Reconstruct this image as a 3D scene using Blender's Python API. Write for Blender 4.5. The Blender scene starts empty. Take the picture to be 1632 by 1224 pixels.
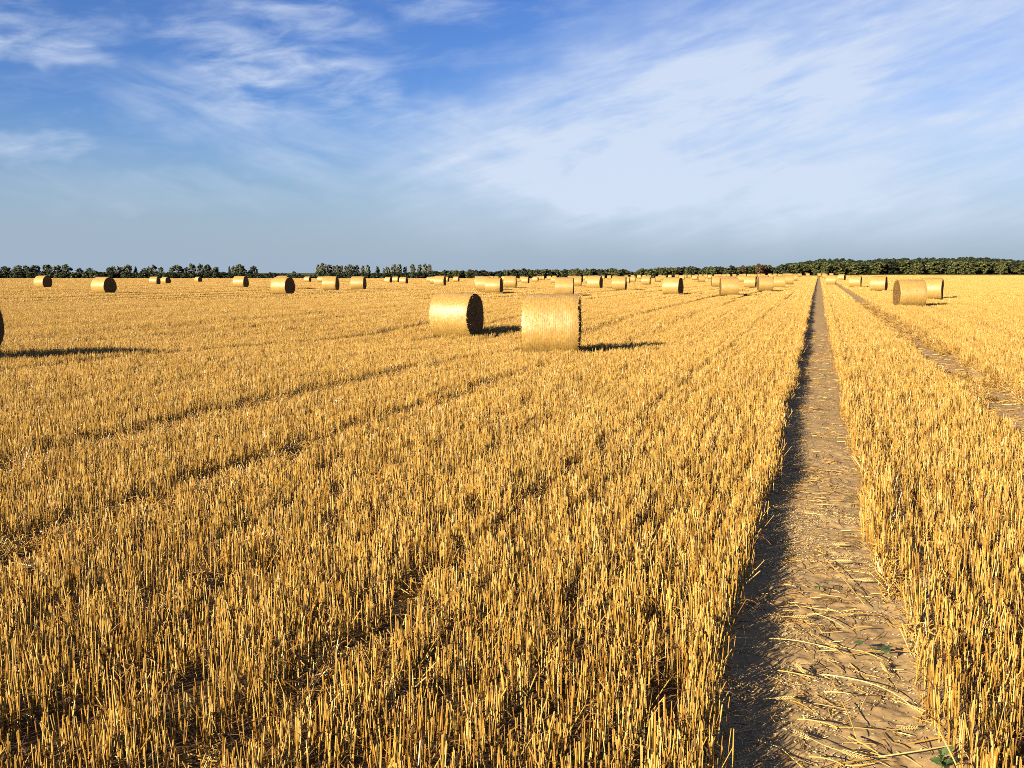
import bpy, math, random
import numpy as np
from mathutils import Vector, Matrix

sc = bpy.context.scene
col = sc.collection
R_ = math.radians

# ------------------------------------------------------------------ camera
F_PX, HOR, VPX = 1535.0, 434.0, 1302.0          # focal length, horizon row and row vanishing point of a 1632x1224 frame
CAM_H = 1.73
ALPHA = math.atan((VPX - 816) / F_PX)            # crop rows run along +Y, the camera looks ALPHA to the left of them
PITCH = math.atan((612 - HOR) / F_PX)
RT = np.array([math.cos(ALPHA), math.sin(ALPHA)])
FW = np.array([-math.sin(ALPHA), math.cos(ALPHA)])
cam_d = bpy.data.cameras.new('camera')
cam_d.sensor_width = 36.0
cam_d.lens = 36.0 * F_PX / 1632.0
cam_d.clip_start, cam_d.clip_end = 0.1, 9000
cam = bpy.data.objects.new('camera', cam_d)
col.objects.link(cam)
cam.location = (0, 0, CAM_H)
cam.rotation_euler = (math.pi / 2 - PITCH, 0, ALPHA)
sc.camera = cam

# ------------------------------------------------------------------ sun, sky, exposure
SUN_EL = R_(19.5)
SUN_AZ_CAM = R_(225)                             # clockwise from the viewing direction: behind and to the left
sh = math.sin(SUN_AZ_CAM) * RT + math.cos(SUN_AZ_CAM) * FW
SUN_DIR = Vector((sh[0] * math.cos(SUN_EL), sh[1] * math.cos(SUN_EL), math.sin(SUN_EL)))
sun_d = bpy.data.lights.new('sun', 'SUN')
sun_d.energy = 5.0
sun_d.angle = R_(0.53)
sun_d.color = (1.0, 0.85, 0.60)
sun = bpy.data.objects.new('sun', sun_d)
col.objects.link(sun)
sun.rotation_euler = SUN_DIR.to_track_quat('Z', 'Y').to_euler()

sc.view_settings.view_transform = 'Standard'
sc.view_settings.look = 'None'
sc.view_settings.gamma = 1.0
sc.view_settings.exposure = 1.85
sc.cycles.use_denoising = False
sc.cycles.max_bounces = 3
sc.cycles.adaptive_threshold = 0.02
sc.cycles.filter_width = 0.9
sc.cycles.diffuse_bounces = 1
sc.cycles.transparent_max_bounces = 3
sc.cycles.adaptive_threshold = 0.02
sc.cycles.filter_width = 0.9
sc.cycles.caustics_reflective = False
sc.cycles.caustics_refractive = False

world = bpy.data.worlds.new('World')
sc.world = world
world.cycles.sampling_method = 'MANUAL'
world.cycles.sample_map_resolution = 256
world.use_nodes = True
WT = world.node_tree
for n in list(WT.nodes):
    WT.nodes.remove(n)


def ray(px, py):
    """unit direction in the camera-yaw frame (right, forward, up) through a pixel of the 1632x1224 frame"""
    u, v = (px - 816) / F_PX, (612 - py) / F_PX
    r = np.array([u, math.cos(PITCH) + v * math.sin(PITCH), -math.sin(PITCH) + v * math.cos(PITCH)])
    return r / np.linalg.norm(r)


def ang(px, py):
    r = ray(px, py)
    return math.degrees(math.atan2(r[0], r[1])), math.degrees(math.asin(r[2]))


ALB = 0.49


class NT:
    """small helper to wire shader nodes"""
    def __init__(self, tree):
        self.t = tree

    def n(self, typ, **kw):
        nd = self.t.nodes.new(typ)
        for k, v in kw.items():
            setattr(nd, k, v)
        return nd

    def put(self, sock, v):
        if isinstance(v, bpy.types.NodeSocket):
            self.t.links.new(v, sock)
        else:
            sock.default_value = v

    def m(self, op, a, b=None, c=None, clamp=False):
        nd = self.n('ShaderNodeMath', operation=op, use_clamp=clamp)
        self.put(nd.inputs[0], a)
        if b is not None:
            self.put(nd.inputs[1], b)
        if c is not None:
            self.put(nd.inputs[2], c)
        return nd.outputs[0]

    def mix(self, f, a, b, blend='MIX'):
        nd = self.n('ShaderNodeMix', data_type='RGBA', blend_type=blend)
        self.put(nd.inputs[0], f)
        self.put(nd.inputs[6], a)
        self.put(nd.inputs[7], b)
        return nd.outputs[2]

    def noise(self, vec, scale, detail=3.0, rough=0.55, dist=0.0):
        nd = self.n('ShaderNodeTexNoise')
        if vec is not None:
            self.put(nd.inputs['Vector'], vec)
        nd.inputs['Scale'].default_value = scale
        nd.inputs['Detail'].default_value = detail
        nd.inputs['Roughness'].default_value = rough
        nd.inputs['Distortion'].default_value = dist
        return nd.outputs[0]

    def ramp(self, f, stops):
        nd = self.n('ShaderNodeValToRGB')
        cr = nd.color_ramp
        while len(cr.elements) < len(stops):
            cr.elements.new(0.5)
        for e, (p, c) in zip(cr.elements, stops):
            e.position = p
            e.color = (*c, 1) if len(c) == 3 else c
        self.put(nd.inputs[0], f)
        return nd.outputs[0]

    def rng(self, v, a, b, c=0.0, d=1.0, smooth=True):
        nd = self.n('ShaderNodeMapRange', interpolation_type='SMOOTHSTEP' if smooth else 'LINEAR')
        self.put(nd.inputs[0], v)
        for i, x in enumerate((a, b, c, d)):
            nd.inputs[i + 1].default_value = x
        return nd.outputs[0]

    def xyz(self, x, y, z=0.0):
        nd = self.n('ShaderNodeCombineXYZ')
        for s, v in zip(nd.inputs, (x, y, z)):
            self.put(s, v)
        return nd.outputs[0]

    def scaled(self, c, k):
        nd = self.n('ShaderNodeVectorMath', operation='SCALE')
        self.put(nd.inputs[0], c)
        nd.inputs['Scale'].default_value = k
        return nd.outputs[0]

    def dot(self, a, b):
        nd = self.n('ShaderNodeVectorMath', operation='DOT_PRODUCT')
        self.put(nd.inputs[0], a)
        self.put(nd.inputs[1], b)
        return nd.outputs['Value']


def build_world():
    w = NT(WT)
    out = w.n('ShaderNodeOutputWorld')
    bg = w.n('ShaderNodeBackground')
    sky = w.n('ShaderNodeTexSky', sky_type='NISHITA', sun_disc=False)
    sky.sun_elevation = SUN_EL
    sky.sun_rotation = math.atan2(SUN_DIR.x, SUN_DIR.y)
    sky.altitude = 50
    sky.air_density = 1.0
    sky.dust_density = 0.6
    sky.ozone_density = 2.5
    tc = w.n('ShaderNodeTexCoord')
    d = tc.outputs['Generated']
    sep = w.n('ShaderNodeSeparateXYZ')
    w.put(sep.inputs[0], d)
    xr = w.dot(d, (RT[0], RT[1], 0))
    yf = w.dot(d, (FW[0], FW[1], 0))
    az = w.m('MULTIPLY', w.m('ARCTAN2', xr, yf), 57.2958)
    el = w.m('MULTIPLY', w.m('ARCSINE', sep.outputs[2]), 57.2958)
    # high thin cloud: warped angular coordinates, drawn out into fibres that climb to the right
    base = w.xyz(az, el, 0)
    wa = w.m('MULTIPLY', w.m('SUBTRACT', w.noise(base, 0.16, 3), 0.5), 9.0)
    we = w.m('MULTIPLY', w.m('SUBTRACT', w.noise(w.xyz(az, el, 7.3), 0.22, 3), 0.5), 4.5)
    az2, el2 = w.m('ADD', az, wa), w.m('ADD', el, we)

    def fibres(tilt, sa, se, seed, detail=5):
        t = R_(tilt)
        p = w.m('ADD', w.m('MULTIPLY', az, math.cos(t)), w.m('MULTIPLY', el, math.sin(t)))
        q = w.m('SUBTRACT', w.m('MULTIPLY', el, math.cos(t)), w.m('MULTIPLY', az, math.sin(t)))
        return w.noise(w.xyz(w.m('MULTIPLY', p, sa), w.m('MULTIPLY', q, se), seed), 1.0, detail, 0.6, 0.35)

    f1 = fibres(14, 0.11, 0.50, 1.0)
    f2 = fibres(6, 0.24, 0.85, 5.0)
    f3 = fibres(-16, 0.16, 0.75, 9.0)
    f4 = fibres(17, 0.22, 1.5, 13.0, 4)

    def blob(px, py, rx, ry, tilt, wt, fib, lo, hi):
        a0, e0 = ang(px, py)
        k = 57.2958 / F_PX
        t = R_(tilt)
        da, de = w.m('SUBTRACT', az2, a0), w.m('SUBTRACT', el2, e0)
        p = w.m('DIVIDE', w.m('ADD', w.m('MULTIPLY', da, math.cos(t)), w.m('MULTIPLY', de, math.sin(t))), rx * k)
        q = w.m('DIVIDE', w.m('SUBTRACT', w.m('MULTIPLY', de, math.cos(t)), w.m('MULTIPLY', da, math.sin(t))), ry * k)
        r2 = w.m('ADD', w.m('MULTIPLY', p, p), w.m('MULTIPLY', q, q))
        mask = w.rng(r2, 1.3, 0.0)
        # soft fibres of two sizes, never a solid sheet
        body = w.rng(fib, lo, hi, 0.0, 1.0, False)
        fine = w.rng(f4, 0.25, 0.75, 0.80, 1.14, False)
        return w.m('MULTIPLY', w.m('MULTIPLY', mask, w.m('MULTIPLY', body, fine)), wt)

    blobs = [
        (1360, 105, 700, 240, 14, 0.80, f1, 0.0, 0.80),
        (1010, 180, 500, 110, 12, 0.50, f1, 0.24, 0.76),
        (850, 262, 330, 72, -12, 0.46, f3, 0.20, 0.76),
        (1450, 280, 620, 170, 3, 0.46, f1, 0.0, 0.85),
        (1400, 350, 850, 110, 1, 0.34, f2, 0.0, 0.85),
        (1050, 300, 460, 50, -2, 0.34, f2, 0.22, 0.75),
        (435, 70, 190, 95, -8, 0.52, f2, 0.34, 0.76),
        (470, 150, 180, 64, -6, 0.38, f2, 0.32, 0.74),
        (380, 205, 260, 60, -17, 0.44, f3, 0.28, 0.74),
        (20, 35, 140, 36, 3, 0.48, f2, 0.34, 0.72),
        (30, 78, 115, 24, -3, 0.46, f2, 0.30, 0.68),
        (75, 238, 80, 24, 8, 0.42, f2, 0.34, 0.70),
        (230, 305, 260, 34, -4, 0.24, f3, 0.30, 0.70),
        (650, 10, 190, 25, 4, 0.25, f2, 0.35, 0.7),
    ]
    s = None
    for b in blobs:
        v = blob(*b)
        s = v if s is None else w.m('ADD', s, v)
    # the same thin cloud carries on over the rest of the sky
    wide = w.rng(w.noise(w.xyz(w.m('MULTIPLY', az, 0.030), w.m('MULTIPLY', el, 0.075), 3.0), 1.0, 4, 0.55), 0.40, 0.72)
    off = w.rng(w.m('ABSOLUTE', az), 27, 48)
    up = w.rng(el, 15, 26)
    beyond = w.m('MAXIMUM', off, up)
    s = w.m('ADD', s, w.m('MULTIPLY', w.m('MULTIPLY', wide, f1), w.m('MULTIPLY', beyond, 0.75)))
    s = w.m('ADD', s, w.m('MULTIPLY', w.m('MULTIPLY', w.rng(f2, 0.42, 0.75), 0.14), w.rng(el, 3, 9)))
    dens = w.m('MULTIPLY', w.m('MINIMUM', s, 0.92), w.rng(el, 0.0, 3.2))
    # low haze bank that every summer sky carries near the horizon
    hz = w.rng(el, 9.5, 0.5)
    hs = w.n('ShaderNodeHueSaturation')
    hs.inputs['Hue'].default_value = 0.515
    hs.inputs['Saturation'].default_value = 1.18
    w.put(hs.inputs['Color'], sky.outputs[0])
    tint = w.mix(1.0, hs.outputs[0], (SKY_TINT[0], SKY_TINT[1], SKY_TINT[2], 1), 'MULTIPLY')
    hazed = w.mix(w.m('MULTIPLY', hz, 0.90), tint, (*HAZE_COL, 1))
    fin = w.mix(dens, hazed, (*CLOUD_COL, 1))
    w.put(bg.inputs[0], fin)
    bg.inputs[1].default_value = 0.05
    w.put(out.inputs[0], bg.outputs[0])


SKY_TINT = (0.425, 0.555, 0.765)
HAZE_COL = (2.08, 2.62, 3.36)
CLOUD_COL = (3.7, 4.25, 5.15)
build_world()

# ------------------------------------------------------------------ helpers
rng = np.random.default_rng(11)
random.seed(5)
STUB = 0.160                                      # stubble height


def ss(a, b, x):
    t = np.clip((np.asarray(x, float) - a) / (b - a), 0, 1)
    return t * t * (3 - 2 * t)


_LAT = np.random.default_rng(3).random((256, 256))


def vnoise(x, y):
    x, y = np.asarray(x, float), np.asarray(y, float)
    xi, yi = np.floor(x).astype(int), np.floor(y).astype(int)
    fx, fy = x - xi, y - yi
    fx, fy = fx * fx * (3 - 2 * fx), fy * fy * (3 - 2 * fy)
    g = lambda a, b: _LAT[a & 255, b & 255]
    return (g(xi, yi) * (1 - fx) + g(xi + 1, yi) * fx) * (1 - fy) + (g(xi, yi + 1) * (1 - fx) + g(xi + 1, yi + 1) * fx) * fy


def fbm(x, y, oct=4):
    s, a, n = 0, 0.5, 0
    for i in range(oct):
        s = s + a * vnoise(x * 2 ** i + 17.3 * i, y * 2 ** i + 5.1 * i)
        n += a
        a *= 0.5
    return s / n


def to_cam(x, y):
    return x * RT[0] + y * RT[1], x * FW[0] + y * FW[1]


def to_world(xc, d):
    return xc * RT[0] + d * FW[0], xc * RT[1] + d * FW[1]


DIP = to_world(-1.7, 26.8)


def terrain(x, y):
    """height of the field"""
    x, y = np.asarray(x, float), np.asarray(y, float)
    xc, d = to_cam(x, y)
    dd = np.maximum(d, 1.0)
    px = 816 + F_PX * xc / dd
    left = 1 - ss(950, 1280, px)
    right = ss(1250, 1450, px)
    z = left * (-0.6 * ss(90, 220, d) - 1.2 * ss(350, 430, d)) + right * 0.45 * ss(150, 550, d)
    z = z - 0.33 * np.exp(-((x - DIP[0]) ** 2 + (y - DIP[1]) ** 2) / (2 * 4.5 ** 2))
    z = z + 0.05 * (fbm(x * 0.09, y * 0.05, 2) - 0.5) * ss(6, 20, d) * (1 - ss(35, 75, d))
    return z


def ground_hit(px, py, above=0.0):
    """where the line of sight through a pixel meets the field (plus a height above it), as (x, y, z)"""
    r = ray(px, py)
    z = above
    for _ in range(25):
        t = (z - CAM_H) / r[2]
        if t < 0:
            t = 900.0
        t = min(t, 900.0)
        x, y = to_world(r[0] * t, r[1] * t)
        z = 0.5 * z + 0.5 * (float(terrain(x, y)) + above)
    return x, y, float(terrain(x, y))


def link(o, parent=None):
    col.objects.link(o)
    if parent is not None:
        o.parent = parent
    return o


def tag(o, label=None, cat=None, group=None, kind=None):
    if label:
        o['label'] = label
    if cat:
        o['category'] = cat
    if group:
        o['group'] = group
    if kind:
        o['kind'] = kind
    return o


def empty(name, loc=(0, 0, 0), rz=0.0):
    o = bpy.data.objects.new(name, None)
    o.empty_display_size = 0.2
    o.location = loc
    o.rotation_euler = (0, 0, rz)
    return link(o)


class MB:
    """collects vertices, faces and a colour per face corner"""
    def __init__(self):
        self.v, self.f, self.c, self.mi = [], [], [], []

    def add(self, verts, faces, colour=(1, 1, 1), mi=0):
        b = len(self.v)
        self.v.extend(verts)
        for f in faces:
            self.f.append(tuple(i + b for i in f))
            self.c.append(colour)
            self.mi.append(mi)

    def tube(self, pts, radii, sides, colour, cap=True, capcol=None, twist=0.0):
        pts = [Vector(p) for p in pts]
        vs, n = [], len(pts)
        for i, p in enumerate(pts):
            t = (pts[min(i + 1, n - 1)] - pts[max(i - 1, 0)])
            t = t.normalized() if t.length > 1e-9 else Vector((0, 0, 1))
            a = t.cross(Vector((0.31, 0.95, 0.05)))
            if a.length < 1e-4:
                a = t.cross(Vector((1, 0, 0)))
            a.normalize()
            b = t.cross(a)
            for k in range(sides):
                q = 2 * math.pi * k / sides + twist
                vs.append(p + radii[i] * (math.cos(q) * a + math.sin(q) * b))
        fs = []
        for i in range(n - 1):
            for k in range(sides):
                k2 = (k + 1) % sides
                fs.append((i * sides + k, i * sides + k2, (i + 1) * sides + k2, (i + 1) * sides + k))
        self.add(vs, fs, colour)
        if cap:
            b = len(self.v) - sides
            self.f.append(tuple(b + k for k in range(sides)))
            self.c.append(capcol or colour)
            self.mi.append(0)

    def ribbon(self, pts, widths, side, colour):
        vs = []
        for p, w_ in zip(pts, widths):
            p = Vector(p)
            vs += [p - side * w_ * 0.5, p + side * w_ * 0.5]
        fs = [(2 * i, 2 * i + 1, 2 * i + 3, 2 * i + 2) for i in range(len(pts) - 1)]
        self.add(vs, fs, colour)

    def mesh(self, name, mats, smooth=False):
        me = bpy.data.meshes.new(name)
        me.from_pydata([tuple(v) for v in self.v], [], self.f)
        at = me.attributes.new('col', 'FLOAT_COLOR', 'CORNER')
        lens = np.array([len(f) for f in self.f])
        cc = np.repeat(np.array([(*c, 1.0) for c in self.c]), lens, axis=0)
        at.data.foreach_set('color', cc.astype(np.float32).ravel())
        for m_ in (mats if isinstance(mats, (list, tuple)) else [mats]):
            me.materials.append(m_)
        me.polygons.foreach_set('material_index', np.array(self.mi, dtype=np.int32))
        me.polygons.foreach_set('use_smooth', np.full(len(self.f), smooth))
        me.update()
        return me

    def obj(self, name, mats, parent=None, smooth=False):
        return link(bpy.data.objects.new(name, self.mesh(name, mats, smooth)), parent)


# ------------------------------------------------------------------ materials
def new_mat(name):
    m = bpy.data.materials.new(name)
    m.use_nodes = True
    t = m.node_tree
    w = NT(t)
    return m, w, t.nodes['Principled BSDF']


def straw_material(name, rough=0.42, spec=0.45, var=0.5):
    m, w, b = new_mat(name)
    a = w.n('ShaderNodeAttribute', attribute_name='col')
    oi = w.n('ShaderNodeObjectInfo')
    geo = w.n('ShaderNodeNewGeometry')
    n1 = w.noise(geo.outputs['Position'], 0.55, 3)
    n2 = w.noise(geo.outputs['Position'], 55.0, 2)
    k = w.m('ADD', w.m('MULTIPLY', oi.outputs['Random'], var * 0.5), w.m('MULTIPLY', n1, var))
    k = w.m('ADD', k, w.m('MULTIPLY', n2, 0.35))
    k = w.m('MULTIPLY', w.m('ADD', k, 1.0 - var * 0.75 - 0.17), 0.58)
    v = w.n('ShaderNodeVectorMath', operation='SCALE')
    w.put(v.inputs[0], a.outputs['Color'])
    w.put(v.inputs['Scale'], k)
    w.put(b.inputs['Base Color'], v.outputs[0])
    b.inputs['Roughness'].default_value = rough
    b.inputs['Specular IOR Level'].default_value = spec
    return m


M_STRAW = straw_material('straw', 0.34, 0.34, 0.36)
M_LITTER = straw_material('straw_litter', 0.55, 0.35, 0.2)


def soil_material():
    m, w, b = new_mat('soil')
    geo = w.n('ShaderNodeNewGeometry')
    p = geo.outputs['Position']
    n1 = w.noise(p, 2.2, 5)
    n2 = w.noise(p, 26, 5)
    n3 = w.noise(p, 170, 4)
    c = w.ramp(n1, [(0.3, (0.41, 0.268, 0.122)), (0.7, (0.53, 0.366, 0.175))])
    c = w.mix(w.rng(n2, 0.35, 0.75), c, (0.35, 0.228, 0.11, 1))
    c = w.mix(w.rng(n3, 0.60, 0.72), c, (0.60, 0.43, 0.22, 1))
    # hairline drying cracks
    vo = w.n('ShaderNodeTexVoronoi', feature='DISTANCE_TO_EDGE')
    sc_ = w.n('ShaderNodeVectorMath', operation='ADD')
    w.put(sc_.inputs[0], p)
    nz = w.n('ShaderNodeTexNoise')
    nz.inputs['Scale'].default_value = 9
    w.put(nz.inputs['Vector'], p)
    sc2 = w.n('ShaderNodeVectorMath', operation='SCALE')
    w.put(sc2.inputs[0], nz.outputs['Color'])
    sc2.inputs['Scale'].default_value = 0.12
    w.put(sc_.inputs[1], sc2.outputs[0])
    w.put(vo.inputs['Vector'], sc_.outputs[0])
    vo.inputs['Scale'].default_value = 4.5
    crack = w.rng(vo.outputs['Distance'], 0.0, 0.02, 1.0, 0.0)
    crack = w.m('MULTIPLY', crack, w.rng(n1, 0.45, 0.6))
    h = w.m('ADD', w.m('MULTIPLY', n2, 0.5), w.m('MULTIPLY', n3, 0.22))
    h = w.m('SUBTRACT', h, w.m('MULTIPLY', crack, 0.8))
    bp = w.n('ShaderNodeBump')
    bp.inputs['Strength'].default_value = 0.5
    bp.inputs['Distance'].default_value = 0.012
    w.put(bp.inputs['Height'], h)
    w.put(b.inputs['Normal'], bp.outputs[0])
    w.put(b.inputs['Base Color'], w.scaled(c, ALB * 1.18))
    b.inputs['Roughness'].default_value = 0.95
    b.inputs['Specular IOR Level'].default_value = 0.1
    return m


def field_material():
    """soil strewn with chopped straw, its colour darkened for shade among the stalks; past the stubble one can make out, the stubble's own colour"""
    m, w, b = new_mat('field')
    geo = w.n('ShaderNodeNewGeometry')
    p = geo.outputs['Position']
    n1 = w.noise(p, 0.35, 4)
    n2 = w.noise(p, 30, 4)
    n3 = w.noise(p, 110, 3)
    soil = w.ramp(n2, [(0.3, (0.06, 0.034, 0.015)), (0.75, (0.13, 0.076, 0.032))])  # much darker than the track's soil: shade under the stubble put into the colour
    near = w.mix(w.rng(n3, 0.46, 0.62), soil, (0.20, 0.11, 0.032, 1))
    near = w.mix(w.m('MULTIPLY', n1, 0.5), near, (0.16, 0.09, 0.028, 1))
    far = w.ramp(n1, [(0.3, (0.43, 0.265, 0.075)), (0.7, (0.52, 0.335, 0.105))])
    ln = w.n('ShaderNodeVectorMath', operation='LENGTH')
    w.put(ln.inputs[0], p)
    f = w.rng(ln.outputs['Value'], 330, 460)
    grass = w.rng(ln.outputs['Value'], 560, 620)
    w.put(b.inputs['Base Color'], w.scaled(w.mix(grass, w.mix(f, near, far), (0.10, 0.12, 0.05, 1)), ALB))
    bp = w.n('ShaderNodeBump')
    bp.inputs['Strength'].default_value = 0.6
    bp.inputs['Distance'].default_value = 0.03
    w.put(bp.inputs['Height'], n2)
    w.put(b.inputs['Normal'], bp.outputs[0])
    b.inputs['Roughness'].default_value = 0.95
    b.inputs['Specular IOR Level'].default_value = 0.1
    return m


M_SOIL = soil_material()
M_FIELD = field_material()

# ------------------------------------------------------------------ the field
PATH_L, PATH_R, SOIL_R = -0.32, 0.39, 0.52                    # bare wheel track the photographer stands in
TRK_L, TRK_R = 2.06, 2.78                       # the second wheel track


def wob(y):
    return 0.03 * np.sin(y * 0.9) + 0.02 * np.sin(y * 2.3 + 1) + 0.25 * (fbm(y * 0.02 + 3, y * 0 + 9, 2) - 0.5) * ss(15, 80, y)


def build_field():
    def axis(lim, step, grow, near):
        a = [0.0]
        s = step
        while a[-1] < lim:
            a.append(a[-1] + s)
            if a[-1] > near:
                s *= grow
        return np.array(a)
    xs = axis(4200, 0.5, 1.045, 50)
    xs = np.unique(np.round(np.concatenate([-xs[:0:-1], xs, np.arange(-0.7, 0.81, 0.05), np.arange(1.8, 3.01, 0.05)]), 3))
    ys = axis(4200, 0.4, 1.04, 70)
    ys = np.concatenate([-ys[30:0:-1], ys])
    X, Y = np.meshgrid(xs, ys)
    Z = terrain(X, Y)
    XW = X - wob(Y)
    Z = Z - 0.09 * (((XW > PATH_L - 0.09) & (XW < SOIL_R + 0.09)) | ((XW > TRK_L - 0.09) & (XW < TRK_R + 0.09)))
    nx, ny = len(xs), len(ys)
    me = bpy.data.meshes.new('field')
    idx = np.arange(nx * ny).reshape(ny, nx)
    quads = np.stack([idx[:-1, :-1], idx[:-1, 1:], idx[1:, 1:], idx[1:, :-1]], -1).reshape(-1, 4)
    me.from_pydata(np.stack([X, Y, Z], -1).reshape(-1, 3).tolist(), [], quads.tolist())
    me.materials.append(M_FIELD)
    me.polygons.foreach_set('use_smooth', np.ones(len(quads), bool))
    tag(link(bpy.data.objects.new('field', me)), kind='structure')


def soil_z(X, Y, x0=PATH_L, x1=SOIL_R):
    """surface of a bare wheel track (x before the track's own wander)"""
    X, Y = np.asarray(X, float), np.asarray(Y, float)
    t = (X - x0) / (x1 - x0)
    edge = ss(-0.10, 0.14, t) * (1 - ss(0.86, 1.10, t))
    rut = -0.020 * edge * (0.4 + 0.8 * fbm(X * 3, Y * 0.5, 2))
    clod = (fbm(X * 9, Y * 9, 4) - 0.5) * 0.026 + (fbm(X * 34, Y * 34, 3) - 0.5) * 0.009 + 0.006 * ss(0.62, 0.75, fbm(X * 22 + 9, Y * 22, 2))
    lug = 0.0022 * np.sin(Y * 2 * math.pi / 0.17 + 2.2 * np.abs(t - 0.5)) * edge * ss(0.5, 0.62, fbm(X * 0.6, Y * 0.35, 2))
    return terrain(X, Y) + 0.012 - 0.030 * edge + rut + clod * edge + lug


def soil_strip(name, x0, x1, pieces):
    """bare earth of a wheel track, finely modelled near the camera"""
    mb_v, mb_f = [], []
    for (y0, y1, dy, dx) in pieces:
        ys = np.arange(y0, y1 + dy * 0.5, dy)
        xs = np.linspace(x0 - 0.14, x1 + 0.14, int((x1 - x0 + 0.28) / dx) + 1)
        X, Y = np.meshgrid(xs, ys)
        Z = soil_z(X, Y, x0, x1)
        X = X + wob(Y)
        b = len(mb_v)
        ny, nx = X.shape
        mb_v += np.stack([X, Y, Z], -1).reshape(-1, 3).tolist()
        idx = np.arange(nx * ny).reshape(ny, nx) + b
        mb_f += np.stack([idx[:-1, :-1], idx[:-1, 1:], idx[1:, 1:], idx[1:, :-1]], -1).reshape(-1, 4).tolist()
    me = bpy.data.meshes.new(name)
    me.from_pydata(mb_v, [], mb_f)
    me.materials.append(M_SOIL)
    me.polygons.foreach_set('use_smooth', np.ones(len(mb_f), bool))
    tag(link(bpy.data.objects.new(name, me)), kind='structure')


build_field()
soil_strip('wheel_track', PATH_L, SOIL_R, [(1.0, 10, 0.0125, 0.0125), (10, 40, 0.05, 0.04), (40, 420, 0.7, 0.15)])
soil_strip('wheel_track', TRK_L, TRK_R, [(3, 20, 0.03, 0.03), (20, 60, 0.1, 0.06), (60, 420, 0.8, 0.2)])


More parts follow.
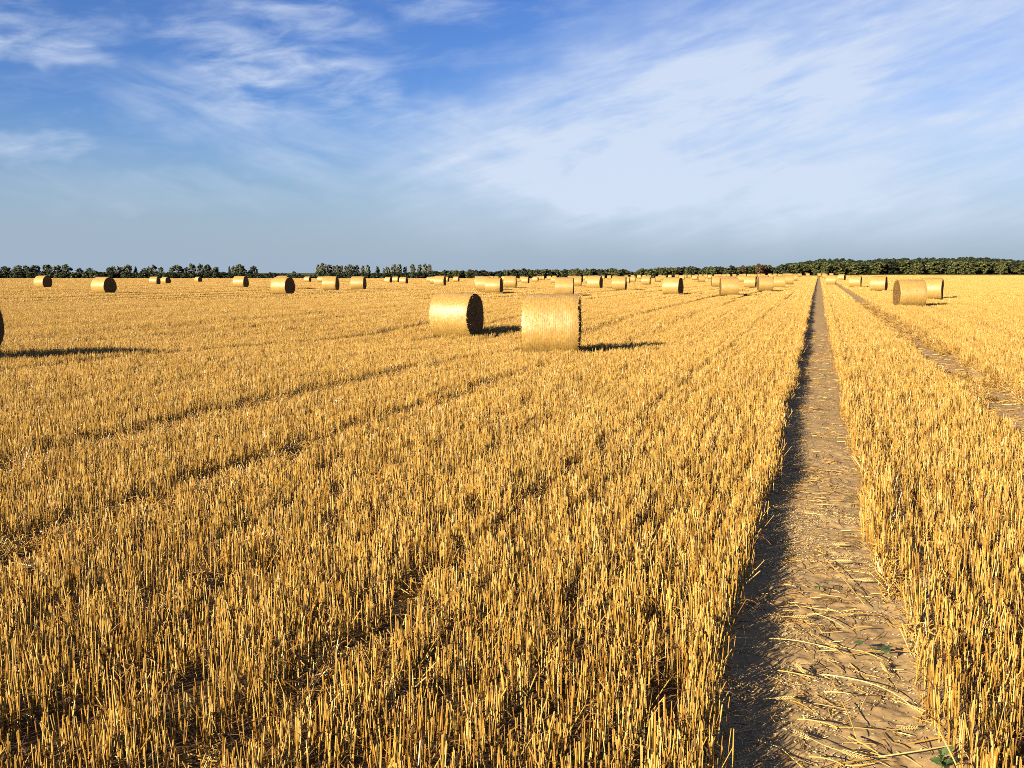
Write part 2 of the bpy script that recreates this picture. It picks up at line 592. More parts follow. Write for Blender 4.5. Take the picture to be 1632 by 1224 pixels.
# ------------------------------------------------------------------ bales (positions first: the stubble keeps clear of them)
# xl, xr, start of the shaded end (0: unknown, negative: start..end of a lit near end), top row, bottom row, label
BALES = [
    (832, 926, 919, 472, 558, 'large golden bale seen nearly side-on, biggest in the field, long shadow to its right'),
    (686, 770, 740, 472, 533, 'large bale left of the biggest one, showing a dark round right end'),
    (-123, -27, -72, 478, 570, 'bale cut off by the left picture edge, only its dark end showing'),
    (1422, 1476, -1433.5, 447.5, 486, 'right-hand bale near the second track, showing its sunlit left end'),
    (1463, 1505.5, 1502, 441.7, 474.5, 'bale half hidden behind the one with the sunlit left end'),
    (885.5, 914, 912, 444, 470.5, 'bale seen just above the biggest bale, side-on'),
    (1145.5, 1178, -1149, 443.5, 470, 'large mid-distance bale hiding another bale at its left edge'),
    (1143.2, 1174, 0, 446, 463.5, 'bale almost wholly hidden behind the large mid-distance bale'),
    (1055.5, 1089, 1080, 445, 468, 'mid-distance bale with dark oval end, midway between the biggest bale and the track'),
    (774, 801, 794.5, 444, 466, 'bale with dark oval end behind the two largest bales, overlapping a paler one'),
    (762, 779, 0, 449, 462.3, 'pale bale tucked behind the left side of a bale with dark oval end'),
    (758.5, 773, 769, 445, 455.5, 'bale peeping out above a pale overlapped bale, small dark patch showing'),
    (147, 185, 166.5, 443.5, 466.7, 'left-hand bale with wide dark round end in front of the hedge trees'),
    (53.5, 84.5, 69, 439, 457.5, 'leftmost whole bale, its dark end as wide as its side'),
    (237.5, 256.5, 250, 441, 453, 'left one of two touching bales before the hedge trees'),
    (255.5, 273, 264.5, 440, 451.7, 'right one of two touching bales before the hedge trees'),
    (308, 324, 317, 439, 449.3, 'small bale standing against the hedge trees between two larger left-hand bales'),
    (372, 396, 387, 443, 457.7, 'lone bale with dark end, left of the overlapping bale pair'),
    (433, 469.5, 453, 444, 467.5, 'front bale of an overlapping pair, large dark round end'),
    (427.5, 476, 462, 444.5, 459.7, 'rear bale of an overlapping pair, mostly hidden'),
    (515, 539.3, 532.5, 445, 462, 'bale with narrow dark end below the tall pale poplars'),
    (561, 582, 576, 446, 460.7, 'lone bale with dark end right of the bale below the poplars'),
    (484, 497, 493, 441, 449, 'small bale at the left foot of the poplar row'),
    (505, 518, 514.3, 441, 449, 'small bale behind the left shoulder of the bale below the poplars'),
    (522, 536, 531, 441, 449, 'small bale whose top shows over the bale below the poplars'),
    (612, 626, 621, 442, 450.5, 'left of three small bales standing close together below the poplars'),
    (625.5, 636.5, 633, 443, 449.6, 'middle of three small bales standing close together below the poplars'),
    (636, 650.5, 646, 442, 452, 'right of three small bales standing close together below the poplars'),
    (694, 708.7, 704, 444.5, 455.3, 'front bale of a small overlapping row, dark oval end, before the wood'),
    (684.5, 700, 0, 443.3, 452, 'second bale of a small overlapping row before the wood'),
    (679, 691, 0, 443, 449.6, 'rearmost bale of a small overlapping row before the wood'),
    (706, 715.5, 712.5, 443, 449, 'small bale peeping out right of a small overlapping row'),
    (723, 731.5, 729, 443, 448.8, 'tiny lone bale before the wood, midway between two bale clusters'),
    (806.5, 820, 818, 448, 458.3, 'bale with thin dark end just right of the bale with dark oval end'),
    (832, 843, 840, 443, 451.3, 'small bale with dark end above the gap between the two biggest bales'),
    (877, 890, 0, 443.5, 451, 'small bale touching the left edge of the side-on bale above the biggest'),
    (914, 923, 922, 446, 456, 'small bale touching the right edge of the side-on bale above the biggest'),
    (940, 957, 951, 447, 459.2, 'bale with dark oval end right of the side-on bale above the biggest'),
    (979, 995, 992, 449.5, 461.5, 'bale with slim dark end, nearest of those midway across the field'),
    (933, 943.5, 942.5, 444, 451.5, 'small bale behind the left shoulder of a bale with dark oval end'),
    (992.5, 1004, 1002, 444.5, 451.8, 'small bale with slim dark end right of and beyond the nearest mid-field bale'),
    (1024, 1035, 1033, 445, 453.3, 'small lone bale with slim dark end left of the mid-distance bale with dark oval end'),
    (1113, 1122.5, 0, 443, 449.7, 'small bale in the open between the two larger mid-distance bales'),
    (1137, 1147, 0, 447.5, 456.2, 'pale little bale touching the left edge of the large mid-distance bale'),
    (1188, 1203, 1200.5, 447.5, 457.7, 'bale with slim dark end right of the large mid-distance bale'),
    (1209, 1229.5, -1213, 446, 463, 'bale with sunlit left end, nearest to the bare track on its left side'),
    (1235, 1248, 0, 447, 457.6, 'side-on bale just right of the bale with sunlit left end near the track'),
    (1251, 1261.5, 0, 446, 453, 'small side-on bale, second to last before the bare track'),
    (1261, 1270, 0, 442.5, 447.6, 'small side-on bale with thin shadow, last before the bare track'),
    (1228, 1237, 1236, 442, 447, 'small bale with slim dark end behind the side-on bale near the track'),
    (1318.5, 1330, 1329, 446.3, 453.6, 'small bale beside the second track, nearest the bare track on its right'),
    (1336.5, 1347, 1344, 439.5, 446, 'small bale with dark end against the right-hand wood'),
    (1355.5, 1371, 1368.7, 446.5, 456.5, 'small bale with slim dark end, right of the second track'),
    (1388.7, 1412, 1408, 447, 462.7, 'bale with dark end left of the bale showing its sunlit left end'),
]
FAR_M = 'tiny far bale in the dense scatter before the middle wood'
FAR_R = 'tiny far bale in the dense scatter at the track\'s far end'
FAR_L = 'tiny far bale behind the cluster with the dark oval end'
for (a, b_, e, t, bt) in [(770, 779, 0, 442.5, 448), (779.5, 786.5, 785.5, 442, 447), (787, 795, 0, 442.7, 447.5), (800, 807, 805, 442, 447), (814, 822.5, 820, 443, 449)]:
    BALES.append((a, b_, e, t, bt, FAR_L))
for (a, b_, e, t, bt) in [
        (829, 837, 0, 442.5, 448), (849, 858, 856, 443, 448.8), (856, 862, 861, 442, 446.6), (861.5, 866.5, 865, 442, 446.3),
        (872, 878, 0, 442, 446.3), (880, 887, 0, 441, 446), (905, 911, 0, 441.3, 446), (911, 918, 0, 441, 446), (917, 925, 924, 442, 447.5),
        (921, 927, 924.5, 443, 449.5), (930, 936, 935, 441, 445.5), (937, 942, 941, 441, 445.3), (942.5, 947, 0, 441, 445), (947.5, 952, 0, 441, 445),
        (947, 954, 953, 443, 447.6), (957, 964, 963, 441, 445.4), (968, 974, 0, 441, 445), (974, 986, 984, 441, 446), (995, 1001, 0, 441, 444.8),
        (1005, 1012.5, 1011.5, 443, 449), (1006, 1010.5, 0, 440, 443.8), (1014, 1023.5, 1022.5, 440, 444), (1024, 1030, 1028.5, 440, 443.6),
        (1031, 1038, 1037, 440, 445), (1045, 1053, 0, 443, 449.2), (1048, 1056, 0, 439.5, 443.6), (1053, 1061, 0, 441, 446), (1065, 1070.5, 1069.6, 439, 443.2),
        (1075, 1082, 0, 439, 443), (1083, 1090, 1089, 441, 446.2), (1088, 1094, 0, 439.5, 443.4), (1095, 1102, 0, 440, 443.5), (1103, 1111, 1110, 440.5, 446),
        (1107, 1112.5, 0, 438.5, 442.8), (1114, 1118.7, 0, 438.5, 442.6), (1122, 1126.5, 0, 440, 443.6), (1127, 1137, 1136, 439, 444), (1139, 1143, 0, 439, 442.8)]:
    BALES.append((a, b_, e, t, bt, FAR_M))
for (a, b_, e, t, bt) in [
        (1144, 1149, 0, 438.5, 443), (1146, 1152.5, 0, 441, 445.6), (1151, 1156.7, 1156, 438.5, 442.7), (1158, 1163, 0, 438.5, 442.5), (1166, 1174, 0, 438, 442.5),
        (1178, 1183.5, 0, 443, 449.5), (1178, 1184, 0, 438.5, 442.4), (1183, 1189, 0, 437.5, 441.8), (1191, 1195, 0, 438.5, 442), (1196.5, 1201, 0, 437.5, 441.6),
        (1198, 1206, 1205, 440, 445), (1208, 1212, 0, 438.5, 442), (1212, 1218.5, 0, 438, 442.4), (1212, 1223, 1221, 445.5, 452), (1223, 1231, 1230, 437, 441.6),
        (1232, 1238.5, 1237.7, 437.5, 441.8), (1239, 1246, 0, 438.5, 444), (1247, 1253.5, 0, 437.5, 441.6), (1253.5, 1258.7, 0, 437, 441.3), (1258.5, 1263.7, 1263, 437.5, 441.3),
        (1264, 1270, 0, 438.5, 443.5), (1269, 1279, 0, 436.3, 441.4), (1284, 1290, 0, 437, 440.8), (1303, 1307.5, 0, 438, 440.8), (1308, 1317, 0, 436.5, 441),
        (1310.5, 1317.7, 0, 438.2, 443.7), (1322, 1327, 0, 438, 441)]:
    BALES.append((a, b_, e, t, bt, FAR_R))

_far = {FAR_L: 'tiny bales behind the oval-ended bale', FAR_M: 'tiny bales before the middle wood', FAR_R: 'tiny bales before the track\'s far end'}
FAR_NAMES = {}
for lab_, phrase in _far.items():
    idx_ = sorted([i for i, q in enumerate(BALES) if q[5] == lab_], key=lambda i: BALES[i][0] + BALES[i][1])
    for rank, i in enumerate(idx_):
        FAR_NAMES[i] = '%s from left of the %s' % (rank + 1, phrase)
BALE_D, BALE_W = 1.40, 1.22
bale_sites = []
for i, (xl, xr, xe, yt, yb, lab) in enumerate(BALES):
    xm = 0.5 * (xl + xr)
    x, y, z = ground_hit(xm, yb, STUB + 0.02)
    xc, d = to_cam(x, y)
    k = (d + 0.5) / d
    xc, d = xc * k, d * k
    dist = math.hypot(xc, d)
    ppm = F_PX / dist
    full = BALE_D * ppm
    if xe > 0:
        s_ = min((xr - xe) / full, 0.72)
    elif xe < 0 and xl > 0:
        s_ = -min((-xe - xl) / full, 0.6)
    else:
        s_ = math.sin(R_(6) - math.atan2(xc, d) * 0.9 + random.uniform(-0.1, 0.1))
    if i == 2:
        s_ = 0.55
    v = np.array([xc, d]) / dist
    perp = np.array([v[1], -v[0]])
    a = math.sqrt(1 - s_ * s_) * perp - s_ * v           # axis, towards the right-hand end, camera frame
    ax = a[0] * RT + a[1] * FW
    px_, py_ = to_world(xc, d)
    bale_sites.append((float(px_), float(py_), float(terrain(px_, py_)), math.atan2(ax[1], ax[0]), dist, lab))


# ------------------------------------------------------------------ stubble
STEM_COLS = [(0.56, 0.318, 0.062), (0.65, 0.395, 0.092), (0.48, 0.252, 0.040), (0.77, 0.540, 0.190), (0.31, 0.148, 0.025), (0.59, 0.342, 0.068), (0.73, 0.475, 0.130)]
LEAF_COLS = [(0.17, 0.080, 0.018), (0.26, 0.135, 0.034), (0.095, 0.043, 0.011), (0.40, 0.235, 0.066)]  # dry leaves, toned down so the gaps between stems look deeply shaded
lib = {}


def jit(c, a=0.08):
    k = random.uniform(1 - a * 2, 1 + a)
    return tuple(max(0.01, x * k) for x in c)


def lib_collection(name, meshes):
    c = bpy.data.collections.new(name)
    for i, me in enumerate(meshes):
        c.objects.link(bpy.data.objects.new('%s_%02d' % (name, i), me))
    lib[name] = c
    return c


def stem(mb, x, y, h, lean, az, r, sides, segs, bend=0.0):
    dx, dy = math.cos(az) * math.tan(lean), math.sin(az) * math.tan(lean)
    pts = []
    for k in range(segs + 1):
        t = k / segs
        o = t * h + bend * math.sin(math.pi * t) * 0.3
        pts.append((x + dx * o, y + dy * o, -0.02 + (h + 0.02) * t * math.cos(lean * 0.7)))
    c = jit(random.choice(STEM_COLS), 0.14)
    rad = [r * (1.1 - 0.2 * k / segs) for k in range(segs + 1)]
    mb.tube(pts, rad, sides, c, twist=random.uniform(0, 6.283), cap=sides > 3, capcol=tuple(min(0.9, v * 1.15) for v in c))


def dry_leaf(mb, x, y, z0):
    az = random.uniform(0, 6.283)
    L = random.uniform(0.06, 0.17)
    up = random.uniform(-0.2, 0.9)
    pts, ws = [], []
    px_, py_, pz = x, y, z0
    sag = random.uniform(0.2, 0.8)
    for k in range(5):
        t = k / 4
        pts.append((px_, py_, max(pz, 0.004)))
        e = up - sag * 2.2 * t
        px_ += math.cos(az) * math.cos(e) * L / 4
        py_ += math.sin(az) * math.cos(e) * L / 4
        pz += math.sin(e) * L / 4
        ws.append(random.uniform(0.004, 0.008) * (1 - 0.75 * t))
    sd = Vector((-math.sin(az), math.cos(az), random.uniform(-0.7, 0.7))).normalized()
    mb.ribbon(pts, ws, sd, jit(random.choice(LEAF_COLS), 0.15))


def make_row_piece(kind):
    """0.25 m of one drilled row; kind 'up' upright, 'low' run over by a wheel"""
    mb = MB()
    n = random.randint(28, 36)
    y = -0.125
    for k in range(n):
        x = random.gauss(0, 0.025)
        y = random.uniform(-0.13, 0.13)
        if kind == 'up':
            h = random.gauss(STUB, 0.024)
            if random.random() < 0.12:
                h *= random.uniform(0.45, 0.85)
            lean = abs(random.gauss(0, R_(6.5)))
            if random.random() < 0.10:
                lean = R_(random.uniform(14, 40))
            az = random.uniform(0, 6.283)
        else:
            h = random.uniform(0.03, 0.12)
            lean = R_(random.uniform(15, 66))
            az = math.pi / 2 + random.gauss(0, 0.7)
        stem(mb, x, y, h, lean, az, random.uniform(0.0015, 0.0027), 5, 2, random.uniform(-0.02, 0.02))
    for k in range(20 if kind == 'up' else 34):
        dry_leaf(mb, random.gauss(0, 0.04), random.uniform(-0.13, 0.13), random.uniform(0.005, 0.13 if kind == 'up' else 0.05))
    for k in range(7 if kind == 'up' else 30):                            # chopped straw on the ground between the rows
        a, L = random.uniform(0, 3.14), random.uniform(0.03, 0.10)
        x, y, z = random.uniform(-0.06, 0.06), random.uniform(-0.12, 0.12), random.uniform(0.004, 0.05)
        q = (math.cos(a) * L / 2, math.sin(a) * L / 2)
        mb.tube([(x - q[0], y - q[1], z), (x + q[0], y + q[1], max(0.004, z + random.uniform(-0.03, 0.03)))], [0.0022, 0.0018], 3, jit(random.choice(STEM_COLS)), cap=False)
    return mb.mesh('stubble_piece', M_STRAW)


def make_patch(size, length, n, r, name, leaf):
    mb = MB()
    rows = max(1, int(round(size / 0.15)))
    for k in range(n):
        x = (random.randrange(rows) + 0.5) * size / rows - size / 2 + random.gauss(0, 0.024)
        y = random.uniform(-length / 2, length / 2)
        lean = abs(random.gauss(0, R_(8)))
        stem(mb, x, y, random.gauss(STUB, 0.028) * (1 if random.random() > 0.12 else 0.65), lean, random.uniform(0, 6.283), r * random.uniform(0.8, 1.2), 3, 1)
    for k in range(leaf):
        a = random.uniform(0, 6.283)
        x, y, z = random.uniform(-size / 2, size / 2), random.uniform(-length / 2, length / 2), random.uniform(0.01, 0.13)
        L, wd = random.uniform(0.06, 0.15) * (r / 0.006) ** 0.5, r * 1.6
        sd = Vector((-math.sin(a), math.cos(a), random.uniform(-0.6, 0.6))).normalized()
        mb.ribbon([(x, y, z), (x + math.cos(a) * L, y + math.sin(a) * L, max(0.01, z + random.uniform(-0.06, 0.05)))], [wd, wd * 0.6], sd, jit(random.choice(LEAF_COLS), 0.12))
    return mb.mesh(name, M_STRAW)


lib_collection('row_up', [make_row_piece('up') for _ in range(36)])
lib_collection('row_low', [make_row_piece('low') for _ in range(16)])
lib_collection('patch_half', [make_patch(0.5, 0.5, 170, 0.0040, 'stubble_patch', 110) for _ in range(14)])
lib_collection('patch_long', [make_patch(1.0, 4.0, 700, 0.0125, 'stubble_patch', 520) for _ in range(8)])

# wheelings and other disturbed lines: centre, half width, how much is laid flat
TRACKS = [(-1.86, 0.08, 0.85), (-4.55, 0.22, 0.95), (-6.65, 0.27, 1.05), (-3.1, 0.07, 0.6), (-9.1, 0.15, 0.7), (-8.2, 0.08, 0.5), (4.9, 0.25, 0.6), (6.8, 0.25, 0.7), (1.15, 0.05, 0.3), (0.56, 0.055, 0.8)]
for k in range(1, 34):
    b0 = -6.65 - 6.15 * k
    TRACKS += [(b0, 0.30, 1.1), (b0 + 2.1, 0.27, 1.0), (b0 + 3.6, 0.10, 0.6)]
for k in range(1, 14):
    b0 = 6.8 + 6.15 * k
    TRACKS += [(b0, 0.24, 0.6), (b0 + 2.1, 0.22, 0.5)]

_tr = random.Random(77)
_x = -3.4
while _x > -150:
    TRACKS.append((_x, 0.085, _tr.uniform(0.6, 1.2) * (0.75 if _x > -9 else 1.0)))
    _x -= _tr.uniform(0.35, 2.3)
_x = 3.6
while _x < 90:
    TRACKS.append((_x, 0.08, _tr.uniform(0.4, 0.9)))
    _x += _tr.uniform(0.8, 3.5)


def laid(x, y, widen=0.0):
    """0 standing .. 1 flattened"""
    xx = x + (0.30 if widen < 0.2 else 0.0) * (fbm(y * 0.05 + 1.7, x * 0.02, 2) - 0.5)
    v = np.zeros_like(x)
    for (c, hw, s_) in TRACKS:
        q = np.abs(xx - c) / (hw + widen)
        v = np.maximum(v, s_ * np.clip(1.4 - q, 0, 1))
    return v * (0.45 + 0.9 * fbm(x * (0.5 if widen < 0.2 else 0.2), y * (0.22 if widen < 0.2 else 0.04), 2))


def bare(x, y):
    xw = x - wob(y)
    rag = 0.05 * (fbm(y * 1.3, y * 0 + 2, 2) - 0.5)
    b = (xw > PATH_L - 0.03 + rag * 0.6) & (xw < PATH_R - 0.02 + 0.15 * (1 - ss(3.4, 7.5, y)) + np.abs(rag) * 0.7)
    t = (xw > TRK_L + rag) & (xw < TRK_R + rag * 1.4)
    # the lesser used track keeps some run-over straw along its middle and edges
    b |= t & (fbm(x * 6 + 3, y * 1.1, 2) < 0.62)
    return b


def in_view(x, y, dmin, dmax, pad):
    xc, d = to_cam(x, y)
    r = np.hypot(xc, d)
    lim = np.tan(R_(29.0)) * np.maximum(d, 0) + pad
    return (r >= dmin) & (r < dmax) & (np.abs(xc) < lim) & (d > -0.5)


def row_height(x, y, step):
    """each drill row was cut and drilled a little differently, and stays so along its length"""
    k = np.round(x / step).astype(int)
    g = np.round(x / (step * 4) + 0.3).astype(int)
    a = _LAT[(k * 7) & 255, 11] * 0.6 + _LAT[(g * 13) & 255, 57] * 0.4
    return 0.80 + 0.40 * a + 0.10 * (vnoise(k * 3.7, y * 0.12) - 0.5)


def under_bale(x, y, inset=0.0):
    v = np.zeros(len(x), bool)
    for (bx, by, bz, rz, dist, lab) in bale_sites:
        if dist > 130:
            continue
        near = (np.abs(x - bx) < 1.2) & (np.abs(y - by) < 1.2)
        if not near.any():
            continue
        dx, dy = x - bx, y - by
        u_ = dx * math.cos(rz) + dy * math.sin(rz)
        w_ = -dx * math.sin(rz) + dy * math.cos(rz)
        v |= near & (np.abs(u_) < BALE_W / 2 - inset) & (np.abs(w_) < 0.42)
    return v


def scatter(name, coll, x, y, z, rot, scl, idx, label):
    n = len(x)
    me = bpy.data.meshes.new(name)
    me.vertices.add(n)
    me.vertices.foreach_set('co', np.stack([x, y, z], -1).astype(np.float32).ravel())
    a = me.attributes.new('rot', 'FLOAT_VECTOR', 'POINT')
    a.data.foreach_set('vector', rot.astype(np.float32).ravel())
    a = me.attributes.new('scl', 'FLOAT_VECTOR', 'POINT')
    a.data.foreach_set('vector', scl.astype(np.float32).ravel())
    a = me.attributes.new('idx', 'INT', 'POINT')
    a.data.foreach_set('value', idx.astype(np.int32))
    me.update()
    o = link(bpy.data.objects.new(name, me))
    ng = bpy.data.node_groups.new(name, 'GeometryNodeTree')
    ng.interface.new_socket('Geometry', in_out='INPUT', socket_type='NodeSocketGeometry')
    ng.interface.new_socket('Geometry', in_out='OUTPUT', socket_type='NodeSocketGeometry')
    N = ng.nodes
    gi, go = N.new('NodeGroupInput'), N.new('NodeGroupOutput')
    ci = N.new('GeometryNodeCollectionInfo')
    ci.inputs['Collection'].default_value = coll
    ci.inputs['Separate Children'].default_value = True
    ci.inputs['Reset Children'].default_value = True
    ip = N.new('GeometryNodeInstanceOnPoints')
    ip.inputs['Pick Instance'].default_value = True

    def attr(nm, typ):
        q = N.new('GeometryNodeInputNamedAttribute')
        q.data_type = typ
        q.inputs['Name'].default_value = nm
        return [s for s in q.outputs if s.enabled][0]
    L = ng.links
    L.new(gi.outputs[0], ip.inputs['Points'])
    L.new(ci.outputs[0], ip.inputs['Instance'])
    L.new(attr('idx', 'INT'), ip.inputs['Instance Index'])
    e2r = N.new('FunctionNodeEulerToRotation')
    L.new(attr('rot', 'FLOAT_VECTOR'), e2r.inputs[0])
    L.new(e2r.outputs[0], ip.inputs['Rotation'])
    L.new(attr('scl', 'FLOAT_VECTOR'), ip.inputs['Scale'])
    L.new(ip.outputs[0], go.inputs[0])
    md = o.modifiers.new('scatter', 'NODES')
    md.node_group = ng
    return tag(o, label, 'stubble', kind='stuff')


NEAR_END, MID_END, FAR_END = 58.0, 185.0, 440.0


def build_stubble():
    # near: every row piece by itself
    rows = np.concatenate([np.arange(PATH_L - 0.04, -52, -0.125), np.arange(PATH_R + 0.03, 52, 0.125), [PATH_L - 0.06, PATH_L - 0.10, PATH_R + 0.07]])
    ys = np.arange(-1.0, 70, 0.25)
    X, Y = np.meshgrid(rows, ys)
    x, y = X.ravel(), Y.ravel()
    y = y + rng.uniform(-0.05, 0.05, len(y)) + (np.round(x * 8) % 2) * 0.12
    k = in_view(x, y, 1.5, NEAR_END, 1.6) & ~bare(x + wob(y), y)
    x, y = x[k], y[k]
    k = ~under_bale(x, y)
    x, y = x[k], y[k]
    x = x + wob(y) + rng.normal(0, 0.010, len(x))
    lay = laid(x, y)
    thin = fbm(x * 1.7 + 40, y * 1.1, 3)
    keep = rng.random(len(x)) > np.clip(0.03 + ss(0.64, 0.80, thin) * 0.20, 0, 0.9)
    x, y, lay = x[keep], y[keep], lay[keep]
    low = (rng.random(len(x)) < lay) | ((x - wob(y) > TRK_L - 0.02) & (x - wob(y) < TRK_R + 0.02))
    n = len(x)
    hvar = (0.86 + 0.28 * fbm(x * 0.8, y * 0.6, 3) + rng.normal(0, 0.035, n)) * row_height(x - wob(y), y, 0.125)
    rot = np.stack([rng.normal(0, 0.028, n), rng.normal(0, 0.028, n), rng.normal(0, 0.08, n) + np.pi * rng.integers(0, 2, n)], -1)
    scl = np.stack([rng.uniform(0.85, 1.2, n), rng.uniform(0.9, 1.1, n), np.clip(hvar, 0.6, 1.3)], -1)
    z = terrain(x, y) - 0.003
    for nm, sel, c in (('stubble', ~low, 'row_up'), ('flattened_stubble', low, 'row_low')):
        cc = lib[c]
        lab = 'golden cereal stubble standing in drilled rows near the camera' if nm == 'stubble' else 'run-over stubble leaning flat along wheel marks'
        scatter(nm, cc, x[sel], y[sel], z[sel], rot[sel], scl[sel], rng.integers(0, len(cc.objects), sel.sum()), lab)
    # middle distance: half metre patches, laid edge to edge from the bare tracks outwards
    def columns(lo, hi, step):
        c = [np.arange(PATH_L - 0.02 - step / 2, lo, -step), np.arange(TRK_R + 0.02 + step / 2, hi, step)]
        gap = TRK_L - PATH_R
        m = max(1, int(round(gap / step)))
        return np.concatenate(c), PATH_R + (np.arange(m) + 0.5) * gap / m, gap / m / step

    def strips(lo, hi, step, ylen, y0, y1):
        c1, c2, sx = columns(lo, hi, step)
        xs = np.concatenate([c1, c2])
        sxs = np.concatenate([np.ones(len(c1)), np.full(len(c2), sx)])
        X, Y = np.meshgrid(xs, np.arange(y0, y1, ylen))
        S = np.broadcast_to(sxs, X.shape)
        return X.ravel(), Y.ravel(), S.ravel()

    x, y, sx = strips(-170, 130, 0.5, 0.5, 0, 215)
    k = in_view(x, y, NEAR_END, MID_END + 22 * rng.random(len(x)), 2.5)
    x2, y2, sx2 = strips(-5, 8, 0.5, 0.5, 90, 330)          # the strip along the tracks keeps its fine edge further out
    k2 = in_view(x2, y2, MID_END, 330, 6) & (x2 > -4.4) & (x2 < 6.6)
    x, y, sx = np.concatenate([x[k], x2[k2]]), np.concatenate([y[k], y2[k2]]), np.concatenate([sx[k], sx2[k2]])
    k = ~under_bale(x, y, 0.1)
    x, y, sx = x[k], y[k], sx[k]
    y = y + rng.normal(0, 0.05, len(y))
    x = x + wob(y)
    lay = laid(x, y, 0.12)
    n = len(x)
    hv = np.clip(0.90 + 0.2 * fbm(x * 0.5, y * 0.15, 3), 0.6, 1.3) * (1 - 0.62 * np.clip(lay, 0, 1)) * row_height(x - wob(y), y, 0.5)
    rot = np.stack([rng.normal(0, 0.03, n), rng.normal(0, 0.03, n), np.pi * rng.integers(0, 2, n)], -1)
    scl = np.stack([sx, np.full(n, 1.0), hv], -1)
    cc = lib['patch_half']
    scatter('stubble_mid', cc, x, y, terrain(x, y), rot, scl, rng.integers(0, len(cc.objects), n), 'golden stubble of the middle distance around the bales')
    # far: long patches in the direction of the rows
    X, Y = np.meshgrid(np.concatenate([np.arange(-4.9, -420, -1.0), np.arange(7.1, 420, 1.0)]), np.arange(40, 460, 4.0))
    x, y = X.ravel(), Y.ravel()
    y = y + (np.round(x * 7.3) % 4)
    k = in_view(x, y, MID_END, FAR_END, 6)
    X, Y = np.meshgrid(np.concatenate([np.arange(-0.9, -5, -1.0), np.arange(1.2, 2, 1.0), np.arange(3.2, 7, 1.0)]), np.arange(300, 460, 4.0))
    x2, y2 = X.ravel(), Y.ravel()
    k2 = in_view(x2, y2, 330, FAR_END, 6)
    x, y = np.concatenate([x[k], x2[k2]]), np.concatenate([y[k], y2[k2]])
    lay = laid(x, y, 0.22)
    n = len(x)
    hv = np.clip(0.92 + 0.2 * fbm(x * 0.06, y * 0.02, 3), 0.6, 1.3) * (1 - 0.40 * np.clip(lay, 0, 1)) * rng.uniform(0.95, 1.03, n) * row_height(x, y, 1.0)
    rot = np.stack([np.zeros(n), np.zeros(n), np.pi * rng.integers(0, 2, n)], -1)
    scl = np.stack([np.full(n, 1.0), np.full(n, 1.0), hv], -1)
    cc = lib['patch_long']
    scatter('stubble_far', cc, x, y, terrain(x, y), rot, scl, rng.integers(0, len(cc.objects), n), 'pale golden stubble running out to the tree line')


build_stubble()


# ------------------------------------------------------------------ bale meshes
ORD = ['first', 'second', 'third', 'fourth', 'fifth', 'sixth', 'seventh', 'eighth', 'ninth', 'tenth', 'eleventh', 'twelfth', 'thirteenth', 'fourteenth', 'fifteenth',
       'sixteenth', 'seventeenth', 'eighteenth', 'nineteenth', 'twentieth', 'twenty-first', 'twenty-second', 'twenty-third', 'twenty-fourth', 'twenty-fifth', 'twenty-sixth',
       'twenty-seventh', 'twenty-eighth', 'twenty-ninth', 'thirtieth', 'thirty-first', 'thirty-second', 'thirty-third', 'thirty-fourth', 'thirty-fifth', 'thirty-sixth',
       'thirty-seventh', 'thirty-eighth', 'thirty-ninth', 'fortieth', 'forty-first', 'forty-second', 'forty-third', 'forty-fourth', 'forty-fifth', 'forty-sixth']

